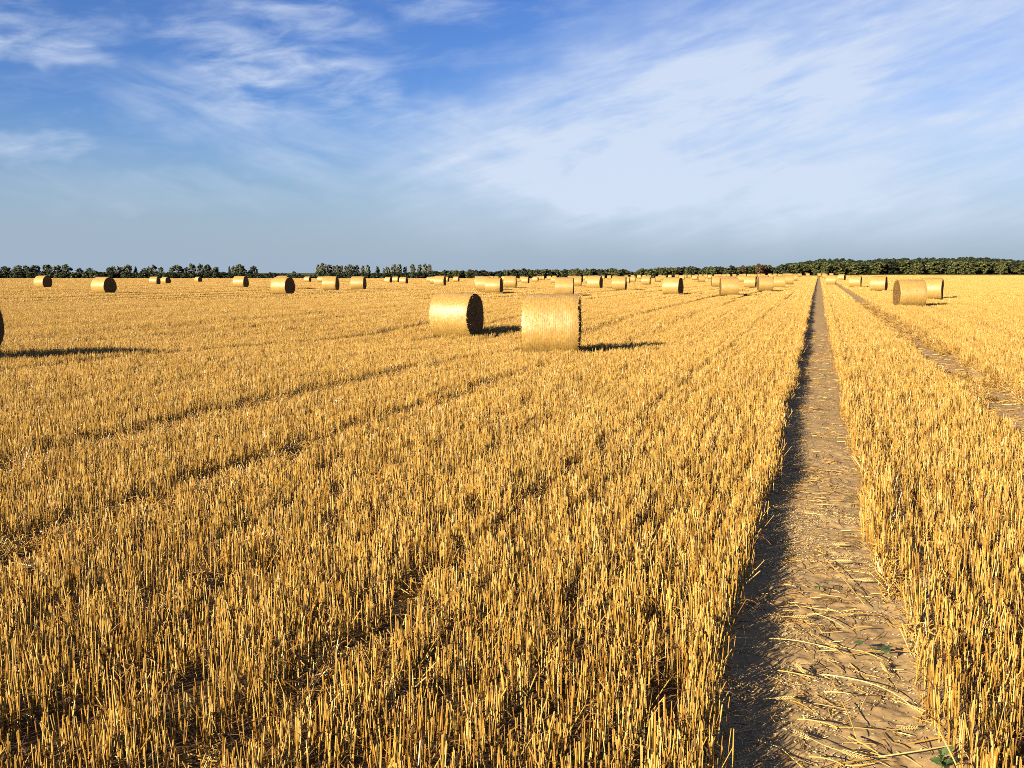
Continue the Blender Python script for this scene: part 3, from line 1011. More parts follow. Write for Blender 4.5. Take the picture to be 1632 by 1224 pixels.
def bale_side_material():
    m, w, b = new_mat('bale_wrap')
    tc = w.n('ShaderNodeTexCoord')
    oi = w.n('ShaderNodeObjectInfo')
    sep = w.n('ShaderNodeSeparateXYZ')
    w.put(sep.inputs[0], tc.outputs['Object'])
    th = w.m('ARCTAN2', sep.outputs[2], sep.outputs[1])
    off = w.m('MULTIPLY', oi.outputs['Random'], 37.0)
    # straw lies round the roll: long fibres in the turning direction
    v = w.xyz(w.m('ADD', w.m('MULTIPLY', sep.outputs[0], 42.0), off), w.m('MULTIPLY', w.m('SINE', th), 9.0), w.m('MULTIPLY', w.m('COSINE', th), 9.0))
    v2 = w.xyz(w.m('ADD', w.m('MULTIPLY', sep.outputs[0], 14.0), off), w.m('MULTIPLY', sep.outputs[1], 16.0), w.m('MULTIPLY', sep.outputs[2], 16.0))
    f1 = w.noise(v, 1.0, 4, 0.6)
    f2 = w.noise(v2, 1.0, 5, 0.65)
    big = w.noise(w.xyz(w.m('ADD', w.m('MULTIPLY', sep.outputs[0], 2.2), off), w.m('MULTIPLY', sep.outputs[1], 2.2), w.m('MULTIPLY', sep.outputs[2], 2.2)), 1.0, 3)
    c = w.ramp(f1, [(0.30, (0.31, 0.155, 0.030)), (0.5, (0.53, 0.308, 0.066)), (0.70, (0.66, 0.43, 0.12))])
    c = w.mix(w.rng(f2, 0.52, 0.72), c, (0.68, 0.47, 0.145, 1))
    c = w.mix(w.rng(f2, 0.40, 0.26), c, (0.34, 0.19, 0.05, 1))
    c = w.mix(w.m('MULTIPLY', w.rng(big, 0.45, 0.7), 0.6), c, (0.42, 0.25, 0.07, 1))
    # net strands: fine pale lines round the roll
    st = w.m('SINE', w.m('MULTIPLY', sep.outputs[0], 2 * math.pi / 0.046))
    net = w.rng(st, 0.86, 0.97)
    c = w.mix(w.m('MULTIPLY', net, 0.35), c, (0.78, 0.64, 0.34, 1))
    h = w.m('ADD', w.m('MULTIPLY', f1, 0.8), f2)
    h = w.m('SUBTRACT', h, w.m('MULTIPLY', net, 0.5))
    bp = w.n('ShaderNodeBump')
    bp.inputs['Strength'].default_value = 0.4
    bp.inputs['Distance'].default_value = 0.015
    w.put(bp.inputs['Height'], h)
    w.put(b.inputs['Normal'], bp.outputs[0])
    w.put(b.inputs['Base Color'], w.scaled(c, ALB))
    b.inputs['Roughness'].default_value = 0.46
    b.inputs['Specular IOR Level'].default_value = 0.5
    return m


def bale_end_material():
    m, w, b = new_mat('bale_end')
    tc = w.n('ShaderNodeTexCoord')
    oi = w.n('ShaderNodeObjectInfo')
    sep = w.n('ShaderNodeSeparateXYZ')
    w.put(sep.inputs[0], tc.outputs['Object'])
    off = w.m('MULTIPLY', oi.outputs['Random'], 21.0)
    r = w.m('SQRT', w.m('ADD', w.m('MULTIPLY', sep.outputs[1], sep.outputs[1]), w.m('MULTIPLY', sep.outputs[2], sep.outputs[2])))
    th = w.m('ARCTAN2', sep.outputs[2], sep.outputs[1])
    spiral = w.noise(w.xyz(w.m('ADD', w.m('MULTIPLY', r, 46.0), w.m('MULTIPLY', th, 0.9)), w.m('MULTIPLY', w.m('SINE', th), 3.0), w.m('ADD', off, w.m('MULTIPLY', w.m('COSINE', th), 3.0))), 1.0, 4)
    n2 = w.noise(tc.outputs['Object'], 60, 4, 0.65)
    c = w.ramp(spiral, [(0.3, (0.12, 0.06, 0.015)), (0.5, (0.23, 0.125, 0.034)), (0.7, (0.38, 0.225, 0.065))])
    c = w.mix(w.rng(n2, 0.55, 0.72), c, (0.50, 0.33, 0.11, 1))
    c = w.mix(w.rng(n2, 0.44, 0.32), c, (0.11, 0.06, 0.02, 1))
    bp = w.n('ShaderNodeBump')
    bp.inputs['Strength'].default_value = 1.0
    bp.inputs['Distance'].default_value = 0.03
    w.put(bp.inputs['Height'], w.m('ADD', spiral, n2))
    w.put(b.inputs['Normal'], bp.outputs[0])
    w.put(b.inputs['Base Color'], w.scaled(c, ALB))
    b.inputs['Roughness'].default_value = 0.8
    b.inputs['Specular IOR Level'].default_value = 0.15
    return m


M_SIDE = bale_side_material()
M_END = bale_end_material()


def bale_radius(th, x, seed, nz=1.0):
    r = BALE_D / 2 * (1 + 0.014 * math.sin(2 * th + seed) + 0.010 * math.sin(3 * th + seed * 1.7) + 0.006 * math.sin(7 * th + seed * 2.1))
    r += nz * 0.022 * (float(fbm(th * 3 + seed * 3, x * 7 + seed, 3)) - 0.5)
    e = abs(x) / (BALE_W / 2)
    r -= 0.022 * e ** 6
    # weight flattens the underside
    zz = math.sin(th)
    if zz < -0.86:
        r *= 1 - 0.9 * (-zz - 0.86) ** 1.3
    return r


def bale_parts(seed, na, nx, nr):
    side, lo, hi = MB(), MB(), MB()
    grid = []
    for j in range(nx + 1):
        x = (j / nx - 0.5) * BALE_W
        grid.append([(x + 0.012 * math.sin(4 * t + seed) * (1 if abs(j - nx / 2) > nx / 2 - 0.5 else 0),
                      bale_radius(t, x, seed) * math.cos(t), bale_radius(t, x, seed) * math.sin(t)) for t in [2 * math.pi * i / na for i in range(na)]])
    vs = [p for row in grid for p in row]
    fs = [(j * na + i, (j + 1) * na + i, (j + 1) * na + (i + 1) % na, j * na + (i + 1) % na) for j in range(nx) for i in range(na)]
    side.add(vs, fs)
    for mb, row, sg in ((lo, grid[0], -1), (hi, grid[-1], 1)):
        vs, fs = [], []
        for k in range(nr, 0, -1):
            q = k / nr
            for i, p in enumerate(row):
                t = 2 * math.pi * i / na
                bump = 0.0 if k == nr else (0.045 * (float(fbm(p[1] * q * 6 + seed * 5, p[2] * q * 6 + 3, 3)) - 0.5) + 0.02 * (1 - q) + 0.012 * (float(vnoise(p[1] * q * 22 + seed, p[2] * q * 22)) - 0.5))
                vs.append((p[0] + sg * bump, p[1] * q * 0.997, p[2] * q * 0.997))
        for k in range(nr - 1):
            for i in range(na):
                a, b_ = k * na + i, k * na + (i + 1) % na
                fs.append((a, b_, b_ + na, a + na) if sg > 0 else (b_, a, a + na, b_ + na))
        vs.append((row[0][0] + sg * 0.02, 0, 0))
        for i in range(na):
            a, b_ = (nr - 1) * na + i, (nr - 1) * na + (i + 1) % na
            fs.append((a, b_, len(vs) - 1) if sg > 0 else (b_, a, len(vs) - 1))
        mb.add(vs, fs)
    return side, lo, hi


def fringe(seed, n_rim, n_face):
    rnd = random.Random(seed)
    mb = MB()
    for sg in (-1, 1):
        for k in range(n_rim + n_face):
            t = rnd.uniform(0, 6.283)
            q = 1.0 if k < n_rim else math.sqrt(rnd.random())
            r = BALE_D / 2 * (0.985 * q)
            L = rnd.uniform(0.02, 0.075) if k < n_rim else rnd.uniform(0.03, 0.09)
            p = Vector((sg * (BALE_W / 2 - 0.01), r * math.cos(t), r * math.sin(t)))
            if p.z < -0.55:
                continue
            tang = Vector((0, -math.sin(t), math.cos(t))) * rnd.choice((-1, 1))
            out = Vector((sg * rnd.uniform(0.15, 0.9), 0, 0)) + Vector((0, math.cos(t), math.sin(t))) * (rnd.uniform(-0.3, 0.45) if k < n_rim else rnd.uniform(-0.3, 0.2))
            d = (tang * rnd.uniform(0.0, 1.0) + out).normalized()
            mid = p + d * L * 0.5 + Vector((0, 0, 0.004))
            e = p + d * L + Vector((0, 0, -L * rnd.uniform(0.0, 0.35)))
            mb.tube([p, mid, e], [0.0028, 0.0025, 0.002], 3, jit(rnd.choice(STEM_COLS), 0.1), cap=False)
    for k in range(n_face):                          # wisps that slipped through the net on the rounded side
        t = rnd.uniform(-0.5, 3.6)
        x = rnd.uniform(-0.55, 0.55)
        r = BALE_D / 2 * 1.0
        p = Vector((x, r * math.cos(t), r * math.sin(t)))
        tang = Vector((rnd.uniform(-0.5, 0.5), -math.sin(t), math.cos(t))) * rnd.choice((-1, 1))
        L = rnd.uniform(0.03, 0.10)
        o = Vector((0, math.cos(t), math.sin(t)))
        mb.tube([p - o * 0.004, p + tang * L * 0.5 + o * 0.008, p + tang * L - o * 0.006], [0.0024, 0.0022, 0.0018], 3, jit(rnd.choice(STEM_COLS), 0.1), cap=False)
    return mb


near_kits = []
for sd in (1.3, 4.1, 7.7):
    a, b_, c = bale_parts(sd, 72, 30, 12)
    near_kits.append((a.mesh('wrapped_side', M_SIDE, True), b_.mesh('end_face', M_END, True), c.mesh('end_face', M_END, True), fringe(int(sd * 10), 150, 150).mesh('loose_straws', M_LITTER)))
mid_kits = []
for sd in (2.2, 5.5, 9.1):
    a, b_, c = bale_parts(sd, 32, 8, 4)
    mid_kits.append((a.mesh('wrapped_side', M_SIDE, True), b_.mesh('end_face', M_END, True), c.mesh('end_face', M_END, True)))
far_kits = []
for sd in (0.4, 3.3, 6.6):
    a, b_, c = bale_parts(sd, 20, 3, 2)
    m_ = MB()
    for part, mi in ((a, 0), (b_, 1), (c, 1)):
        m_.add(part.v, part.f, (1, 1, 1), mi)
    far_kits.append(m_.mesh('straw_bale', [M_SIDE, M_END], True))

shared = {FAR_L, FAR_M, FAR_R}
for i, (bx, by, bz, rz, dist, lab) in enumerate(bale_sites):
    k = random.uniform(0.955, 1.01) if i > 5 else 1.0
    lift = BALE_D / 2 * k - 0.012
    grp = {FAR_L: 'far bales behind the oval-ended bale', FAR_M: 'far bales before the middle wood', FAR_R: 'far bales at the end of the track'}.get(lab, 'round straw bales in the field')
    flip = rz
    spin = random.uniform(-0.12, 0.12)
    if dist < 60 or lab not in shared:
        t = empty('straw_bale', (bx, by, bz), flip)
        t.scale = (k, k, k)
        tag(t, lab, 'straw bale', grp)
        kit = near_kits[i % 3] if dist < 60 else mid_kits[i % 3]
        for j, nm in enumerate(('wrapped_side', 'end_face', 'end_face', 'loose_straws')[:len(kit)]):
            o = link(bpy.data.objects.new(nm, kit[j]), t)
            o.location = (0, 0, BALE_D / 2 - 0.012)
            if nm == 'loose_straws':
                o['kind'] = 'stuff'
    else:
        o = link(bpy.data.objects.new('straw_bale', far_kits[i % 3]))
        o.location = (bx, by, bz + lift)
        o.rotation_euler = (0, 0, flip)
        o.scale = (k, k, k)
        rank, rest = FAR_NAMES[i].split(' ', 1)
        tag(o, ORD[int(rank) - 1] + ' ' + rest, 'straw bale', grp)


# ------------------------------------------------------------------ trees
def leaf_material(name, c1, c2):
    m, w, b = new_mat(name)
    a = w.n('ShaderNodeAttribute', attribute_name='col')
    oi = w.n('ShaderNodeObjectInfo')
    c = w.mix(oi.outputs['Random'], (*c1, 1), (*c2, 1))
    c = w.mix(1.0, c, a.outputs['Color'], 'MULTIPLY')
    w.put(b.inputs['Base Color'], w.scaled(c, ALB))
    b.inputs['Roughness'].default_value = 0.6
    b.inputs['Specular IOR Level'].default_value = 0.25
    return m


M_HEDGE = leaf_material('hedge_leaves', (0.092, 0.115, 0.064), (0.13, 0.145, 0.082))
M_POPLAR = leaf_material('poplar_leaves', (0.15, 0.17, 0.11), (0.18, 0.195, 0.13))
M_WOOD = leaf_material('wood_leaves', (0.080, 0.11, 0.034), (0.14, 0.15, 0.05))
M_DARK = leaf_material('dark_leaves', (0.035, 0.050, 0.022), (0.050, 0.066, 0.026))
M_RUST = leaf_material('rust_leaves', (0.12, 0.075, 0.03), (0.10, 0.075, 0.03))
m_, w_, b_ = new_mat('bark')
geo_ = w_.n('ShaderNodeNewGeometry')
w_.put(b_.inputs['Base Color'], w_.ramp(w_.noise(geo_.outputs['Position'], 3.0, 4), [(0.3, (0.11, 0.085, 0.06)), (0.7, (0.22, 0.18, 0.13))]))
b_.inputs['Roughness'].default_value = 0.9
M_BARK = m_


def crown_profile(kind, t):
    """radius (0..1) at height t (0..1) of the crown"""
    if kind == 'round':
        return math.sqrt(max(0, 1 - (2 * t - 0.9) ** 2 / 1.21)) if t < 1 else 0
    if kind == 'poplar':
        return 0.25 + 0.75 * math.sin(math.pi * min(1, 0.12 + t * 0.82)) ** 0.7
    if kind == 'cone':
        return 1.02 - 0.92 * t
    if kind == 'bush':
        return math.sqrt(max(0, 1 - t * t))
    return 1.0


def make_crown(kind, clumps, leaves, size, seed):
    """a crown in a unit box (height 0..1, radius 1): leaf-sized faces in uneven clumps"""
    rnd = random.Random(seed)
    mb = MB()
    lobes = [(rnd.uniform(0, 6.283), rnd.uniform(0.7, 1.15), rnd.uniform(0.25, 0.95)) for _ in range(5)]
    for k in range(clumps):
        t = rnd.random() ** 1.1
        pr = crown_profile(kind, t)
        a = rnd.uniform(0, 6.283)
        for (la, ls, lt) in lobes:
            if abs((a - la + math.pi) % 6.283 - math.pi) < 0.6 and abs(t - lt) < 0.3:
                pr *= ls
        q = pr * math.sqrt(rnd.uniform(0.15, 1.0)) * 0.9
        cx, cy, cz = q * math.cos(a), q * math.sin(a), t * 0.93
        s = rnd.uniform(0.14, 0.30)
        br = rnd.uniform(0.72, 1.1)
        warm = rnd.uniform(0.9, 1.12)
        for j in range(leaves):
            d = Vector((rnd.gauss(0, 1), rnd.gauss(0, 1), rnd.gauss(0, 1)))
            d = d.normalized() * rnd.random() ** 0.45
            p = Vector((cx + d.x * s, cy + d.y * s, cz + d.z * s * 0.36))
            nrm = (d + Vector((rnd.gauss(0, 0.5), rnd.gauss(0, 0.5), rnd.gauss(0.3, 0.5)))).normalized()
            u_ = nrm.orthogonal().normalized()
            v_ = nrm.cross(u_)
            g = rnd.uniform(0.6, 1.3) * size
            zs = 0.36
            pts = []
            for (e, f) in ((-1, -0.6), (0.7, -1), (1, 0.7), (-0.6, 1)):
                o = u_ * e * g + v_ * f * g
                pts.append(p + Vector((o.x, o.y, o.z * zs)))
            kk = br * rnd.uniform(0.9, 1.1)
            mb.add(pts, [(0, 1, 2, 3)], (kk * warm, kk, kk * 0.95))
    return mb


def make_trunk(seed, top):
    rnd = random.Random(seed)
    mb = MB()
    mb.tube([(0, 0, -0.3), (rnd.uniform(-0.05, 0.05), 0, 0.35 * top), (rnd.uniform(-0.1, 0.1), rnd.uniform(-0.1, 0.1), top)], [0.045, 0.034, 0.014], 7, (1, 1, 1))
    for k in range(4):
        a, z0 = rnd.uniform(0, 6.283), top * rnd.uniform(0.35, 0.75)
        L = rnd.uniform(0.15, 0.28)
        mb.tube([(0, 0, z0), (math.cos(a) * L * 0.6, math.sin(a) * L * 0.6, z0 + L * 0.55), (math.cos(a) * L, math.sin(a) * L, z0 + L * 1.1)], [0.02, 0.012, 0.004], 5, (1, 1, 1), cap=False)
    return mb


CROWNS = {}
for kind, num, cl, lv, sz in (('round', 6, 80, 20, 0.10), ('poplar', 5, 60, 18, 0.14), ('cone', 2, 60, 18, 0.12), ('bush', 4, 48, 20, 0.12)):
    CROWNS[kind] = [make_crown(kind, cl, lv, sz, 100 * len(kind) + i) for i in range(num)]
_crown_cache = {}
TRUNKS = [make_trunk(i, 0.75).mesh('trunk', M_BARK, True) for i in range(3)]
_tn = [0]


def crown_mesh(kind, i, mat):
    key = (kind, i, mat.name)
    if key not in _crown_cache:
        _crown_cache[key] = CROWNS[kind][i].mesh('crown', mat)
    return _crown_cache[key]


def tree(name, px, width_px, top_py, depth, kind, mat, label, cat='tree', group=None, low=0.25):
    """a tree whose outline covers width_px and reaches row top_py when seen from the camera, standing depth metres out"""
    _tn[0] += 1
    r = ray(px, top_py)
    t = depth / r[1]
    x, y = to_world(r[0] * t, depth)
    zt = CAM_H + r[2] * t
    z0 = float(terrain(x, y)) - 0.05
    H = max(zt - z0, 1.0)
    W = width_px / F_PX * t
    o = empty(name, (x, y, z0), random.uniform(0, 6.283))
    tag(o, label, cat, group)
    cm = crown_mesh(kind, random.randrange(len(CROWNS[kind])), mat)
    cr = link(bpy.data.objects.new('crown', cm), o)
    cr.location = (0, 0, H * low)
    cr.scale = (W / 2, W / 2, H * (1 - low) / 0.99)
    tr = link(bpy.data.objects.new('trunk', TRUNKS[_tn[0] % 3]), o)
    tr.scale = (H * 0.8, H * 0.8, H)
    return o


HEDGE_TREES = [
    (-6, 16, 426, 'round'), (8, 19, 424, 'round'), (29, 16, 423, 'round'), (41, 14, 423.5, 'round'), (55, 17, 421.5, 'round'), (75, 15, 421.2, 'round'), (91, 14, 423, 'poplar'), (105, 17, 422, 'round'),
    (126, 13, 427, 'round'), (142, 14, 426.5, 'round'), (174, 10, 425.5, 'poplar'), (180.5, 9, 423.2, 'poplar'), (189, 9, 424.3, 'poplar'), (202, 17, 422.8, 'round'), (216, 8, 425, 'cone'),
    (229.5, 10, 427, 'round'), (236.5, 6, 425, 'poplar'), (245, 13, 422, 'round'), (256, 9, 425, 'round'), (281, 23, 423, 'round'), (295, 6, 427, 'poplar'), (304, 16, 420.8, 'round'), (319.5, 10, 419.6, 'poplar'),
    (330, 16, 420.8, 'round'), (344, 14, 425, 'round'), (365.5, 8, 424.7, 'cone'), (372.5, 8, 424, 'poplar'), (383, 18, 420.7, 'round'), (403, 14, 423.8, 'round'), (468, 9, 431.5, 'round')]
for i, (x, wd, tp, kd) in enumerate(HEDGE_TREES):
    lab = '%s tree counted along the left hedgerow, %s' % (ORD[i], {'round': 'broad dark grey-green crown', 'poplar': 'slim grey-green crown', 'cone': 'pointed dark crown'}[kd])
    if i == 0:
        lab = 'hedgerow tree cut by the left picture edge, dark grey-green'
    if i == len(HEDGE_TREES) - 1:
        lab = 'small lone tree with round top sticking out of the low hedge'
    tree('hedge_tree', x, wd * 1.12, tp - 0.3 + random.uniform(-0.8, 0.8), 420 + random.uniform(-4, 8), kd, M_HEDGE, lab, 'tree', 'trees of the left hedgerow', 0.12)
POPLARS = [(506.5, 7, 421.5), (513, 11, 419.3), (519.5, 7, 421), (525.5, 9, 420.8), (532, 6, 423.5), (537.5, 7, 422.8), (543.5, 8, 422.3), (551, 6, 424), (556, 7, 421.8), (561, 6, 421.8), (567.5, 9, 422.2),
           (578, 8, 423.5), (586, 9, 422.6), (601.5, 7, 423.6), (611.5, 4, 426.5), (617.5, 7, 425.3), (627.5, 9, 421.8), (636, 9, 421.3), (646, 6, 423.8), (657, 8, 420.8), (669, 8, 421.2), (677, 9, 420.2), (685, 7, 421.8)]
for i, (x, wd, tp) in enumerate(POPLARS):
    tree('poplar_tree', x, wd * 1.15, tp - 0.3, 455 + random.uniform(-3, 6), 'poplar', M_POPLAR, '%s slim pale grey poplar counted along the poplar row' % ORD[i], 'poplar', 'row of pale poplars', 0.18)

# bushes of the hedge below them
def hedge_top(px):
    pts = [(-60, 431), (60, 433), (120, 434), (150, 431.5), (168, 432.5), (230, 433), (300, 434), (350, 433), (415, 436), (430, 434.5), (445, 434), (460, 436.5), (500, 437), (505, 434), (600, 433.5), (690, 432.5)]
    return float(np.interp(px, [p[0] for p in pts], [p[1] for p in pts]))


x = -60.0
hb = []
while x < 700:
    wd = random.uniform(9, 18)
    hb.append((x, wd))
    x += wd * 0.42
def crown_mass(name, mat, jobs, label, cat, seed):
    """many crowns run together into one mass of foliage; jobs: px, top row, depth, width in pixels, crown kind"""
    rnd = random.Random(seed)
    mb = MB()
    for (px_, tp, dp, wd, kind, tint) in jobs:
        r = ray(px_, tp)
        t = dp / r[1]
        x, y = to_world(r[0] * t, dp)
        z0 = float(terrain(x, y)) - 0.05
        H = max(0.8, CAM_H + r[2] * t - z0)
        W = wd / F_PX * t
        src = rnd.choice(CROWNS[kind])
        a = rnd.uniform(0, 6.283)
        ca, sa = math.cos(a), math.sin(a)
        b0 = len(mb.v)
        mb.v.extend((x + (v[0] * ca - v[1] * sa) * W / 2, y + (v[0] * sa + v[1] * ca) * W / 2, z0 + H * v[2]) for v in src.v)
        mb.f.extend(tuple(i + b0 for i in f) for f in src.f)
        mb.c.extend((c[0] * tint[0], c[1] * tint[1], c[2] * tint[2]) for c in src.c)
        mb.mi.extend(src.mi)
    return tag(mb.obj(name, mat), label, cat, kind='stuff')


def bush_job(x, wd):
    tint = random.choice([(1, 1, 1), (1, 1, 1), (1.7, 1.6, 1.7), (2.6, 2.3, 2.6) if x < 300 else (1.2, 1.2, 1.2)])
    return (x, hedge_top(x) + random.uniform(-1.2, 1.5), 414 + random.uniform(-4, 4) + (34 if x > 500 else 0), wd, 'bush', tint)


crown_mass('hedge', M_DARK, [bush_job(*q) for q in hb if q[0] < 500], 'dark unbroken hedge at the foot of the separate left hedgerow trees', 'hedge', 3)
crown_mass('hedge', M_DARK, [bush_job(*q) for q in hb if q[0] >= 500], 'dark unbroken hedge at the foot of the pale poplars', 'hedge', 4)


def wood_top(px):
    pts = [(690, 431), (740, 430.5), (790, 431.5), (830, 428.5), (860, 430), (885, 428), (930, 428.5), (960, 428), (996, 427.5), (1003, 432), (1018, 431), (1026, 427), (1050, 427), (1080, 425.5), (1102, 424.5),
           (1116, 427), (1120, 429), (1125, 426), (1160, 425), (1192, 423.5), (1215, 421), (1232, 424), (1250, 421.6), (1262, 421), (1290, 419), (1350, 418), (1420, 417.5), (1500, 417), (1632, 417), (1700, 417)]
    return float(np.interp(px, [p[0] for p in pts], [p[1] for p in pts]))


ANCHORS = [(600, 'poplar row'), (788, 'oval-ended bale behind the largest'), (879, 'biggest bale'), (987, 'nearest mid-field bale'), (1072, 'mid-distance bale with oval end'),
           (1162, 'large mid-distance bale'), (1302, 'bare track\'s far end'), (1449, 'bale with sunlit left end')]
wood_specs = []
x = 688.0
while x < 1262:
    wd = random.uniform(8, 15)
    mat = M_RUST if 1206 < x < 1222 or random.random() < 0.03 else random.choice([M_WOOD, M_WOOD, M_DARK])
    dp = float(np.interp(x, [690, 1000, 1262], [470, 500, 540])) + random.uniform(-6, 8)
    wood_specs.append((x, wd * 1.2, wood_top(x) + random.uniform(-1.6, 2.2), dp, random.choice(['round', 'round', 'poplar']), mat, 0.05, 'trees along the middle wood edge'))
    x += wd * 0.55
x = 1258.0
while x < 1690:
    wd = random.uniform(13, 25)
    wood_specs.append((x, wd * 1.15, wood_top(x) + random.uniform(-2.4, 2.4), 560 + random.uniform(-5, 8), random.choice(['round', 'round', 'poplar']), random.choice([M_WOOD, M_WOOD, M_DARK]), 0.10, 'front trees of the right-hand wood'))
    x += wd * 0.5
count = {}
for (x, wd, tp, dp, kd, mat, low, grp) in wood_specs:
    anchor = [a for a in ANCHORS if a[0] <= x][-1][1]
    count[anchor] = count.get(anchor, 0) + 1
    look = ('rust-brown' if mat is M_RUST else 'darker green' if mat is M_DARK else 'lighter green') + (' slim' if kd == 'poplar' else ' broad')
    tree('wood_tree', x, wd, tp, dp, kd, mat, '%s %s tree, %s in the wood right of the %s' % (*look.split(), ORD[count[anchor] - 1], anchor) if ' ' not in look.split()[0] and len(look.split()) == 2
         else '%s tree, %s in the wood right of the %s' % (look, ORD[count[anchor] - 1], anchor), 'tree', grp, low)


def back_wood():
    """the wood behind the front trees: one mass of crowns whose tops show as an uneven ridge"""
    ridge = [(1250, 423), (1268, 417), (1290, 414.5), (1305, 413), (1330, 410.8), (1350, 412.5), (1378, 414.5), (1400, 412), (1430, 411), (1470, 410.5), (1510, 411), (1545, 408.3), (1580, 411), (1632, 414), (1720, 414)]
    rnd = random.Random(8)
    jobs = []
    x = 1255.0
    while x < 1700:
        for dp, dy in ((590, 2.5), (630, 0.8), (665, 0.0)):
            jobs.append((x + rnd.uniform(-5, 5), np.interp(x, [p[0] for p in ridge], [p[1] for p in ridge]) + dy + rnd.uniform(-0.8, 1.4), dp + rnd.uniform(-10, 10), rnd.uniform(15, 26)))
        x += 8
    x = 690.0
    while x < 1262:
        jobs.append((x, wood_top(x) + rnd.uniform(0.5, 3.0), np.interp(x, [690, 1262], [495, 575]) + rnd.uniform(-6, 6), rnd.uniform(12, 18)))
        x += 6
    crown_mass('wood', M_DARK, [(j[0], j[1], j[2], j[3], 'round', (1.1, 1.1, 1.0)) for j in jobs], 'dark mass of the wood behind its front trees', 'wood', 8)


back_wood()


# ------------------------------------------------------------------ things on the bare track
def track_z(px, py, lift):
    x, y, z = ground_hit(px, py, 0.03)
    x0, x1 = (PATH_L, SOIL_R) if x < 1.2 else (TRK_L, TRK_R)
    return Vector((x, y, max(float(soil_z(x - wob(y), y, x0, x1)), z) + lift))


FALLEN = [  # pixels along each long straw lying on the track
    [(1314, 882), (1345, 922), (1378, 957)], [(1339, 973), (1372, 975), (1403, 974)], [(1226, 1010), (1278, 1018), (1353, 1034)], [(1353, 1035), (1424, 1030), (1491, 1043)],
    [(1310, 1066), (1407, 1085), (1450, 1114)], [(1271, 1137), (1335, 1153)], [(1353, 1164), (1400, 1194)], [(1401, 1196), (1478, 1197), (1564, 1174)], [(1314, 1094), (1357, 1100)],
    [(1357, 995), (1393, 994)], [(1337, 1028), (1366, 1008)], [(1300, 971), (1346, 996)], [(1367, 1028), (1407, 1046)], [(1342, 1110), (1364, 1167)], [(1137, 1167), (1197, 1151)],
    [(1139, 1046), (1179, 1057)], [(1260, 1107), (1300, 1132)], [(1290, 1000), (1330, 1030), (1349, 1040)], [(1446, 1176), (1553, 1170)], [(1240, 1060), (1300, 1075)], [(1330, 1150), (1400, 1158)],
    [(1372, 1122), (1392, 1090)], [(1290, 1196), (1345, 1213)], [(1462, 1140), (1500, 1105)], [(1330, 1210), (1392, 1203)]]
for i, ps in enumerate(FALLEN):
    pts = [track_z(p[0], p[1], 0.006 + 0.008 * (j % 2) + (0.02 if 0 < j < len(ps) - 1 else 0)) for j, p in enumerate(ps)]
    if len(pts) == 2:
        m0 = (pts[0] + pts[1]) / 2 + Vector((random.uniform(-0.01, 0.01), random.uniform(-0.02, 0.02), 0.012))
        pts = [pts[0], m0, pts[1]]
    fine = []
    for j in range(9):
        t = j / 8
        fine.append(pts[0] * (1 - t) ** 2 + pts[1] * 2 * t * (1 - t) + pts[2] * t * t)
    base = fine[0].copy()
    mb = MB()
    mb.tube([p - base for p in fine], [0.0029 - 0.0010 * j / 8 for j in range(9)], 6, jit(random.choice(STEM_COLS[:4]), 0.08))
    o = mb.obj('fallen_straw', M_LITTER, smooth=True)
    o.location = base
    tag(o, 'long loose straw lying on the bare earth of the track', 'straw', 'loose straws on the bare track')


def wheat_ear():
    mb = MB()
    mb.tube([(-0.06, 0, 0), (0.0, 0, 0.002), (0.085, 0.004, 0)], [0.0018, 0.0018, 0.001], 5, (0.62, 0.42, 0.14))
    for k in range(14):
        x = 0.004 + 0.0058 * k
        s = 1 - 0.35 * abs(k - 6) / 8
        for q in range(2):
            a = (k % 2) * 1.57 + q * math.pi
            cy, cz = 0.0045 * math.cos(a) * s, 0.0045 * math.sin(a) * s
            c = Vector((x, cy, cz))
            d = Vector((0.8, math.cos(a) * 0.5, math.sin(a) * 0.5)).normalized()
            mb.tube([c - d * 0.005, c, c + d * 0.006, c + d * 0.009], [0.0008, 0.0034 * s, 0.0022 * s, 0.0004], 5, jit((0.66, 0.46, 0.18), 0.1), cap=False)
            if k > 2:
                mb.tube([c + d * 0.008, c + d * 0.026 + Vector((0.01, 0, 0))], [0.0006, 0.0003], 3, (0.68, 0.5, 0.2), cap=False)
    return mb.mesh('wheat_ear', M_LITTER, True)


ear = wheat_ear()
for (px_, py_, rz) in [(1282, 1064, 2.0), (1434, 1152, 0.6), (1452, 1116, -0.7), (1262, 975, 0.4), (1365, 917, 0.1), (1292, 1168, 2.4), (1340, 1186, -0.4), (1414, 1062, 1.9), (1326, 861, 0.2), (1333, 887, 0.05), (1236, 1104, 0.5)]:
    p = track_z(px_, py_, 0.006)
    o = link(bpy.data.objects.new('cereal_ear', ear))
    o.location = p
    o.rotation_euler = (random.uniform(0, 3), random.uniform(-0.08, 0.08), rz)
    tag(o, 'threshed cereal ear lying on the bare earth of the track', 'ear', 'cereal ears on the bare track')


